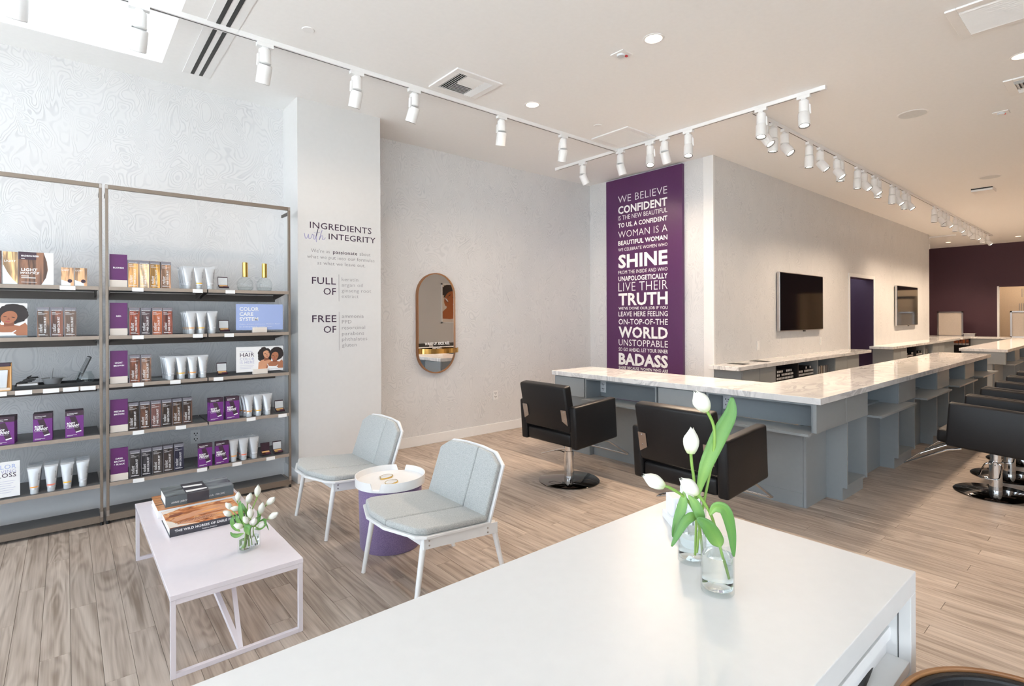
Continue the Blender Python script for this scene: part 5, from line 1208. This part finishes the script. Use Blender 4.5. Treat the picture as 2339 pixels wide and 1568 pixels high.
GT = 'white tulips in the desk vases'
tulip('tallest white tulip, its bud high before the corner niche', D((1592, 1262, 1.235), (1601, 1185, 1.20), (1622, 1078, 1.19), (1632, 1012, 1.18), (1629, 970, 1.18), (1613, 936, 1.18)), .0185, .052, pD(1586, 893, 1.175) - pD(1613, 936, 1.18),
      [(D((1592, 1140, 1.19), (1612, 1066, 1.185), (1645, 992, 1.18), (1668, 946, 1.175), (1672, 908, 1.175)), .034, .3)], GT)
tulip('upright white tulip bud before the nearer salon chair back', D((1588, 1268, 1.25), (1590, 1180, 1.20), (1586, 1105, 1.19), (1580, 1060, 1.19), (1578, 1034, 1.19)), .0175, .058, pD(1580, 975, 1.19) - pD(1578, 1034, 1.19), [], GT)
tulip('white tulip bud leaning out furthest from the vases', D((1606, 1282, 1.23), (1600, 1222, 1.19), (1590, 1178, 1.17), (1566, 1139, 1.16), (1532, 1116, 1.15), (1514, 1110, 1.15)), .0150, .053, pD(1462, 1083, 1.145) - pD(1514, 1110, 1.15),
      [(D((1562, 1123, 1.16), (1560, 1150, 1.155), (1548, 1190, 1.15), (1537, 1228, 1.15)), .021, .3)], GT)
tulip('low drooping white tulip bud above the vase rims', D((1663, 1322, 1.135), (1652, 1278, 1.135), (1641, 1236, 1.135), (1626, 1182, 1.135), (1608, 1148, 1.135), (1590, 1126, 1.135)), .0160, .050, pD(1549, 1090, 1.13) - pD(1590, 1126, 1.135),
      [(D((1598, 1184, 1.15), (1582, 1180, 1.145), (1562, 1197, 1.14), (1534, 1249, 1.135)), .020, .3), (D((1645, 1250, 1.13), (1636, 1232, 1.125), (1616, 1202, 1.12), (1592, 1184, 1.12)), .032, .35),
       (D((1621, 1178, 1.13), (1634, 1160, 1.125), (1656, 1166, 1.12), (1670, 1212, 1.12), (1676, 1272, 1.12)), .024, .4), (D((1572, 1132, 1.15), (1588, 1152, 1.145), (1600, 1180, 1.14), (1606, 1190, 1.14)), .022, .3)], GT)

# bouquet on the coffee table
bvc = Vector((.695, 2.862, .35))
bv = thing('glass_vase', 'small clear block vase with tulips on the coffee table', 'vase', bvc)
ca, sa = math.cos(.37), math.sin(.37); ea, eb = Vector((ca, sa, 0)), Vector((-sa, ca, 0))
def orect(a, b_, n=8):
    return [(math.copysign(abs(math.cos(t)) ** .35, math.cos(t)) * a, math.copysign(abs(math.sin(t)) ** .35, math.sin(t)) * b_) for t in [2 * PI * k / (4 * n) + .01 for k in range(4 * n)]]
rings = [(orect(.052, .024), 0), (orect(.052, .024), .094), (orect(.047, .019), .094), (orect(.047, .019), .014)]; n = len(rings[0][0])
vs = [bvc + ea * x + eb * y + Z * z for ring, z in rings for x, y in ring]
MB().add(vs, [(a * n + k, a * n + (k + 1) % n, (a + 1) * n + (k + 1) % n, (a + 1) * n + k) for a in range(3) for k in range(n)] + [tuple(reversed(range(n))), tuple(range(3 * n, 4 * n))]).build('vase_body', 'acrylic', bv)
wr = [(orect(.0465, .0185), .0145), (orect(.0465, .0185), .06)]
MB().add([bvc + ea * x + eb * y + Z * z for ring, z in wr for x, y in ring], [(k, (k + 1) % n, n + (k + 1) % n, n + k) for k in range(n)] + [tuple(reversed(range(n))), tuple(range(n, 2 * n))]).build('water', 'water', bv)
BQ = lambda x, y: (340 + x / 7.467, 1070 + y / 7.467)
HEADS = [(1515, 540, 1530, 395, 2.68, 'upper bud at the book side of the bouquet'), (1690, 590, 1745, 410, 2.66, 'upper middle bud leaning to the drum table'), (1848, 470, 1868, 275, 2.66, 'topmost bud standing above the bouquet'),
         (2025, 610, 2160, 490, 2.64, 'outermost bud reaching high over the table edge'), (1905, 770, 1950, 570, 2.62, 'large bud between topmost and outermost ones'), (2060, 850, 2215, 755, 2.60, 'low outer bud reaching over the table edge'),
         (1735, 840, 1730, 665, 2.57, 'big central bud facing the desk'), (1400, 800, 1300, 755, 2.60, 'low bud pointing back at the horse book'), (1400, 690, 1330, 610, 2.66, 'bud touching the horse book cover'), (1540, 690, 1400, 690, 2.64, 'bud lying flat toward the horse book'),
         (1690, 935, 1620, 835, 2.56, 'lower central bud above the big leaf'), (1775, 965, 1830, 840, 2.56, 'narrow greenish bud beside the big leaf'), (1600, 1000, 1490, 980, 2.55, 'lowest bud nodding near the vase rim'), (1880, 1000, 1960, 950, 2.58, 'small bud tucked inside a curled leaf')]
rj = random.Random(8)
for i, (bx_, by_, tx_, ty_, d, lb) in enumerate(HEADS):
    b_ = pD(*BQ(bx_, by_), d); tp = pD(*BQ(tx_, ty_), d - .01); L = (tp - b_).length; a = rj.uniform(-.036, .036)
    s0 = bvc + ea * a + eb * rj.uniform(-.01, .01) + Z * .02; s1 = bvc + ea * a * .6 + Z * .095; m_ = s1.lerp(b_, .5) + Z * .012
    L = max(L, .044)
    ax_ = (tp - b_).normalized(); tulip(f'white tulip, {lb}', [s0, s1, m_, b_ - ax_ * .012, b_], .0155 if L > .05 else .0135, L, ax_, (), 'white tulips on the coffee table', .0024)
gl_ = thing('tulip_greens', 'broad green tulip leaves spreading around the coffee table bouquet', 'leaves', bvc + Z * .09)
for pts, wd in (([(1700, 1140, 2.55), (1690, 1080, 2.54), (1700, 1010, 2.535), (1730, 970, 2.54)], .045), ([(1620, 1110, 2.58), (1520, 1150, 2.57), (1440, 1140, 2.57), (1395, 1090, 2.57)], .02), ([(1640, 1000, 2.6), (1600, 850, 2.6), (1570, 700, 2.6), (1560, 560, 2.62)], .03),
                ([(1700, 900, 2.63), (1680, 780, 2.63), (1630, 680, 2.63), (1590, 600, 2.64)], .022), ([(1560, 1080, 2.60), (1470, 1000, 2.60), (1430, 900, 2.60), (1440, 820, 2.61)], .03), ([(1800, 1040, 2.58), (1900, 1030, 2.57), (1985, 960, 2.57), (1975, 880, 2.58), (1900, 900, 2.59)], .018),
                ([(1800, 1000, 2.62), (1870, 900, 2.62), (1890, 800, 2.63), (1860, 720, 2.64)], .024), ([(1600, 980, 2.60), (1520, 880, 2.60), (1490, 800, 2.61)], .024), ([(1960, 900, 2.6), (2010, 960, 2.6), (2045, 1060, 2.6)], .008)):
    lo = leaf_mesh([pD(*BQ(x, y), d) for x, y, d in pts], wd, .3).build('leaf', 'leaf', gl_); md = lo.modifiers.new('thickness', 'SOLIDIFY'); md.thickness = .0008

# ------------------------------------------------------------------ ceiling fixtures
def track(label, a, b_, tee=None):
    a, b_ = Vector(a), Vector(b_); t = thing('light_track', label, 'track', (a + b_) / 2, 'white lighting tracks')
    MB().bar(a - Z * .017, b_ - Z * .017, .036, .034).build('rail', 'metal_white', t, bev=.002)
    d = (b_ - a).normalized(); MB().bar(a + d * .03 - Z * .0346, b_ - d * .03 - Z * .0346, .008, .0012).build('slot', 'outlet_slot', t)
    for p, s_ in ((a, 1), (b_, -1)): MB().bar(p - d * s_ * .012 - Z * .018, p + d * s_ * .03 - Z * .018, .040, .038).build('end_cap', 'metal_white', t)
track('long white lighting track parallel to the shelf wall', (-1.6, 4.045, H), (5.04, 4.045, H)); track('white cross track in front of the plum panel', (5.06, 1.78, H), (5.06, 5.07, H)); track('long white track running over the styling counter to the far end', (5.08, 2.44, H), (17.75, 2.44, H))
track('short distant track before the aubergine wall', (16.9, 3.0, H), (16.9, 4.6, H))
SPM = {}
def spot_meshes():
    SPM['adapter'] = MB().box(-.055, .055, -.019, .019, -.062, -.0345).box(-.02, .02, -.015, .015, -.078, -.062).mesh('adapter', 'metal_white')
    SPM['driver'] = MB().lathe([(.0, -.078), (.036, -.078), (.041, -.083), (.041, -.178), (.036, -.182), (.0, -.182)], (0, 0, 0), 24).mesh('driver_can', 'metal_white')
    SPM['arm'] = MB().prism([(.040, -.11), (.052, -.12), (.056, -.20), (.046, -.205), (.040, -.18)], (0, -.012, 0), X, Z, Y * .024).mesh('arm', 'metal_white')
    SPM['head'] = MB().lathe([(.0, .02), (.043, .018), (.048, .01), (.048, -.108), (.045, -.111), (.044, -.100), (.041, -.098)], (0, 0, 0), 28, cap=False).mesh('lamp_head', 'metal_white')
    SPM['ring'] = MB().lathe([(.0445, -.1095), (.0445, -.112), (.0385, -.112), (.0385, -.1)], (0, 0, 0), 28, cap=False).mesh('baffle', 'black')
    SPM['lens'] = MB().lathe([(.0385, -.101), (0.0, -.104)], (0, 0, 0), 28).mesh('lens', 'lamp_on')
spot_meshes()
def spot(loc, yaw, tilt, label, group, along='x', watt=1.0):
    t = thing('track_spotlight', label, 'spotlight', loc, group)
    def part(k, par, m=None, nm=None):
        o = bpy.data.objects.new(nm or SPM[k].name, SPM[k]); COL.objects.link(o); o.parent = par
        return o
    o = part('adapter', t)
    if along == 'y': o.rotation_euler = (0, 0, PI / 2)
    part('driver', t); a = part('arm', t); a.rotation_euler = (0, 0, yaw + PI / 2)
    h = part('head', t); h.location = (0, 0, -.205)
    h.rotation_euler = Matrix((Matrix.Rotation(yaw, 3, 'Z') @ Matrix.Rotation(-tilt, 3, 'Y'))).to_euler()
    part('ring', h); part('lens', h)
    if watt:
        l = SPL.get(watt)
        if l is None:
            l = SPL[watt] = bpy.data.lights.new('lamp_beam', 'SPOT'); l.energy = SPOT_W * watt; l.color = WARM; l.spot_size = math.radians(128); l.spot_blend = 1.0; l.shadow_soft_size = .035
        lo = bpy.data.objects.new('lamp_beam', l); COL.objects.link(lo); lo.parent = h; lo.location = (0, 0, -.118)
SPL = {}
GS1, GS2, GS3 = 'spotlights on the shelf wall track', 'spotlights on the cross track', 'spotlights on the counter track'
ny, my, nx_, mx_ = PI / 2, -PI / 2, 0.0, PI                          # aim +Y, -Y, +X, -X
for k, (x, ti, wt_, lb) in enumerate(((-.20, .45, .7, 'cut off by the photo top'), (.36, .5, .7, 'in front of the skylight'), (1.10, .42, 1, 'just past the black slot diffuser'), (1.79, .40, 1, 'over the pillar lettering'), (2.31, .42, 1, 'above the pillar corner'), (3.28, .34, 1, 'past the round downlight'), (4.14, .34, 1, 'before the white grille'))):
    spot((x, 4.045, H), ny + (.25 if k == 4 else -.3 if k > 4 else 0.1), ti, f'white spotlight on the shelf wall track, {lb}', GS1, 'x', wt_ * (.08 if k < 5 else .3))
for k, (y, ya, ti, lb) in enumerate(((4.60, nx_ - .3, .5, 'nearest the mirror wall'), (4.0, nx_ - .2, .35, 'at the junction with the shelf track'), (3.58, mx_ + .6, .42, 'aimed back, beside the slogan panel top'), (3.39, nx_, .42, 'aimed at the slogan panel'), (3.1, mx_ + .5, .30, 'aimed down beside the pillar corner'), (2.33, mx_ + .35, .26, 'over the start of the counter track'), (1.95, mx_ + .5, .26, 'last before the free end'))):
    spot((5.06, y, H), ya, ti, f'white spotlight on the cross track, {lb}', GS2, 'y', .35 if k in (0, 1, 3) else 1.7 if k < 5 else .5)
US = [(1747, 1), (1767, 0), (1793, 1), (1849, 0), (1874, 1), (1912, 1), (1920, 0), (1959, 0), (1974, 1), (1997, 1), (2006, 0), (2038, 0), (2049, 1), (2074, 1), (2066, 0), (2134, 0), (2146, 1), (2156, 0), (2164, 1), (2182, 0), (2191, 1), (2203, 0), (2209, 1), (2222, 0), (2229, 1), (2244, 0), (2238, 1), (2256, 1)]
xs = sorted((pY(u, 480, 2.44).x, k) for u, k in US)
NUM = ['first', 'second', 'third', 'fourth', 'fifth', 'sixth', 'seventh', 'eighth', 'ninth', 'tenth', 'eleventh', 'twelfth', 'thirteenth', 'fourteenth', 'fifteenth', 'sixteenth', 'seventeenth', 'eighteenth', 'nineteenth', 'twentieth', 'twenty-first', 'twenty-second', 'twenty-third', 'twenty-fourth', 'twenty-fifth', 'twenty-sixth', 'twenty-seventh', 'twenty-eighth']
last = 0
for i, (x, k) in enumerate(xs):
    x = max(x, last + .125); last = x
    spot((min(x, 17.65), 2.44, H), my + (.25 if i % 3 == 1 else -.1), (.62 if k else -.04), f'white spotlight, {NUM[i]} along the track over the styling counter', GS3, 'x', (.22 if k and x < 8 else .40 if k else .48) * (.9 if x < 8 else 1.9 if x < 12 else 3.4))
for y, ti in ((4.1, .5), (3.55, .2)): spot((16.9, y, H), nx_, ti, 'distant spotlight before the aubergine wall, ' + ('nearer' if y > 4 else 'further from') + ' the recess corner', 'distant spotlights', 'y', 1.0)

def downlight(x, y, lb):
    t = thing('downlight', lb, 'downlight', (x, y, H), 'recessed downlights')
    MB().lathe([(.0605, .002), (.0605, .085), (0, .085)], (x, y, H), 24, cap=False).build('reflector_can', 'can', t)
    MB().lathe([(.0605, .004), (.061, -.004), (.074, -.0035), (.076, -.0005)], (x, y, H), 32, cap=False).build('trim_ring', 'metal_white', t)
    MB().lathe([(.054, .045), (0, .045)], (x + .004, y - .003, H), 24, cap=False).build('lens', 'lamp_on', t)
    l = bpy.data.lights.new('downlight_beam', 'SPOT'); l.energy = DOWN_W * (.6 if y > 2 and x < 5 else .2 if y > 0 and x < 7 else 2.2 if x > 11 else .6); l.color = WARM; l.spot_size = math.radians(110); l.spot_blend = .8; l.shadow_soft_size = .05
    lo = bpy.data.objects.new('downlight_beam', l); COL.objects.link(lo); lo.parent = t; lo.location = (0, 0, -.006)
DL = ['recessed round downlight nearest above the desk', 'recessed round downlight between the two ceiling grilles', 'recessed downlight at the photo edge', 'distant downlight before the aubergine wall, nearer the recess', 'distant downlight before the aubergine wall, nearer the opening',
      'added downlight over the desk, out of view', 'added downlight over the chairs aisle, out of view', 'added downlight above the street wall middle, out of view', 'added downlight deep along the street wall, out of view', 'added downlight above the chair row, out of view']
for (x, y), lb in zip(DOWN, DL): downlight(x, y, lb)

hlp = thing('added_hall_lamp', 'added unseen lamp brightening the hall beyond the far opening', 'lamp', (21.3, 1.6, H))  # unseen lamp, added to brighten the hall behind the opening
MB().lathe([(.17, 0), (.17, -.02), (.15, -.05), (0, -.06)], (21.3, 1.6, H), 24, cap=False).build('lamp_dome', 'lamp_on', hlp)
l = bpy.data.lights.new('hall_fill_light', 'POINT'); l.energy = 90; l.color = WARM; l.shadow_soft_size = .12; lo = bpy.data.objects.new('hall_fill_light', l); COL.objects.link(lo); lo.parent = hlp; lo.location = (0, 0, -.2)


def ring_frame(x0, x1, y0, y1, wd, z0, z1):
    return MB().box(x0, x1, y0, y0 + wd, z0, z1).box(x0, x1, y1 - wd, y1, z0, z1).box(x0, x0 + wd, y0 + wd, y1 - wd, z0, z1).box(x1 - wd, x1, y0 + wd, y1 - wd, z0, z1)
def slats(t, n, x0, x1, y0, y1, along, tilt):
    for i in range(n):
        f = (i + .5) / n
        if along == 'y':
            x = x0 + (x1 - x0) * f; MB().bar((x, y0, H - .010), (x, y1, H - .010), (x1 - x0) / n * 1.0, .0018, up=(math.sin(tilt), 0, math.cos(tilt))).build('slat', 'metal_white', t)
        else:
            y = y0 + (y1 - y0) * f; MB().bar((x0, y, H - .010), (x1, y, H - .010), (y1 - y0) / n * 1.0, .0018, up=(0, math.sin(tilt), math.cos(tilt))).build('slat', 'metal_white', t)
def grille(label, x0, x1, y0, y1, style, name='ceiling_grille'):
    t = thing(name, label, 'vent', ((x0 + x1) / 2, (y0 + y1) / 2, H)); wd = .06
    ring_frame(x0, x1, y0, y1, wd, H - .014, H - .0005).build('grille_frame', 'metal_white', t, bev=.003)
    B(x0 + wd, x1 - wd, y0 + wd, y1 - wd, H - .0012, H - .0004).build('duct_back', 'outlet_slot' if style == 4 else 'tube_cap', t)
    a0, a1, b0, b1 = x0 + wd, x1 - wd, y0 + wd, y1 - wd
    if style == 4:                                               # louvres facing several ways
        m1, m2 = a0 + (a1 - a0) * .24, a0 + (a1 - a0) * .76; mb_ = (b0 + b1) / 2
        slats(t, 4, a0, m1, b0, b1, 'y', -.75); slats(t, 6, m1, m2, b0, mb_, 'x', .75); slats(t, 7, m1, m2, mb_, b1, 'x', -.75); slats(t, 4, m2, a1, b0, b1, 'y', .75)
    elif style == 1: slats(t, 14, a0, a1, b0, b1, 'y', .55); MB().box(a0, a1, (b0 + b1) / 2 - .004, (b0 + b1) / 2 + .004, H - .016, H - .004).build('mullion', 'metal_white', t)
    else: slats(t, 16, a0, a1, b0, b1, 'x', .6)
grille('square four-way ceiling grille above the shelf track', 2.405, 2.865, 3.52, 3.965, 4); grille('square white grille beside the cross track junction', 4.52, 5.02, 3.475, 3.98, 2)
grille('large return grille cut by the photo top corner', 4.44, 4.97, -.45, .84, 1); grille('open louvred grille at the photo edge beyond the large one', 6.14, 6.60, .28, .77, 4)
sd = thing('slot_diffuser', 'long linear diffuser with two black slots crossing the track', 'vent', (.81, 3.6, H))
B(.73, .925, 2.3, 5.0, H - .004, H - .0004).build('diffuser_plate', 'metal_white', sd)
for x in (.785, .845): B(x, x + .026, 2.3, 4.985, H - .0055, H - .004).build('slot', 'black', sd)
def disc(name, label, cat, x, y, r, h=.004, m_='metal_white', group=None):
    return tag(MB().lathe([(r, 0), (r, -h * .5), (r * .93, -h), (0, -h)], (x, y, H), 32).build(name, m_, loc=(x, y, H)), label, cat, group)
gsp = 'round sprinkler covers'
for x, y, lb in ((1.296, 3.724, 'by the shelf track'), (4.27, 3.67, 'beside the white square grille'), (7.6, 2.95, 'above the first wall screen'), (11.1, 2.93, 'above the dark doorway'), (14.65, 2.9, 'above the second wall screen'), (18.6, 2.4, 'before the aubergine wall')):
    disc('sprinkler_cover', f'small round sprinkler cover in the ceiling {lb}', 'cover', x, y, .042, .005, 'metal_white', gsp)
for x, y, lb in ((6.445, 1.47, 'round white ceiling speaker nearer the cross track'), (10.26, 1.425, 'round white ceiling speaker further along')):
    o_ = disc('ceiling_speaker', lb, 'speaker', x, y, .128, .006, 'metal_white', 'round ceiling speakers'); MB().lathe([(.115, -.0062), (0, -.0066)], (x, y, H), 32).build('speaker_mesh', 'tube_cap', o_)
for x, y, lb in ((3.252, 2.555, 'square detector plate with a red light beside the nearest downlight'), (7.087, .9, 'square detector plate with a red light beyond the ceiling speaker')):
    o_ = tag(B(x - .06, x + .06, y - .06, y + .06, H - .008, H - .0004).build('alarm_detector', 'metal_white', loc=(x, y, H), bev=.002), lb, 'detector'); MB().lathe([(.032, -.008), (.028, -.022), (0, -.024)], (x - .01, y, H), 20).build('sensor_dome', 'tube_cap', o_)
    B(x + .022, x + .038, y - .03, y - .014, H - .018, H - .008).build('red_light', mat('red_indicator', (190, 40, 50), .3), o_)
o_ = tag(MB().box(11.02, 11.33, 1.5, 1.76, H - .05, H - .0004).build('ceiling_box', 'metal_white', loc=(11.17, 1.63, H), bev=.003), 'shallow white box with a dark edge on the far ceiling', 'box'); B(11.017, 11.02, 1.5, 1.76, H - .02, H - .002).build('dark_edge', 'black', o_)
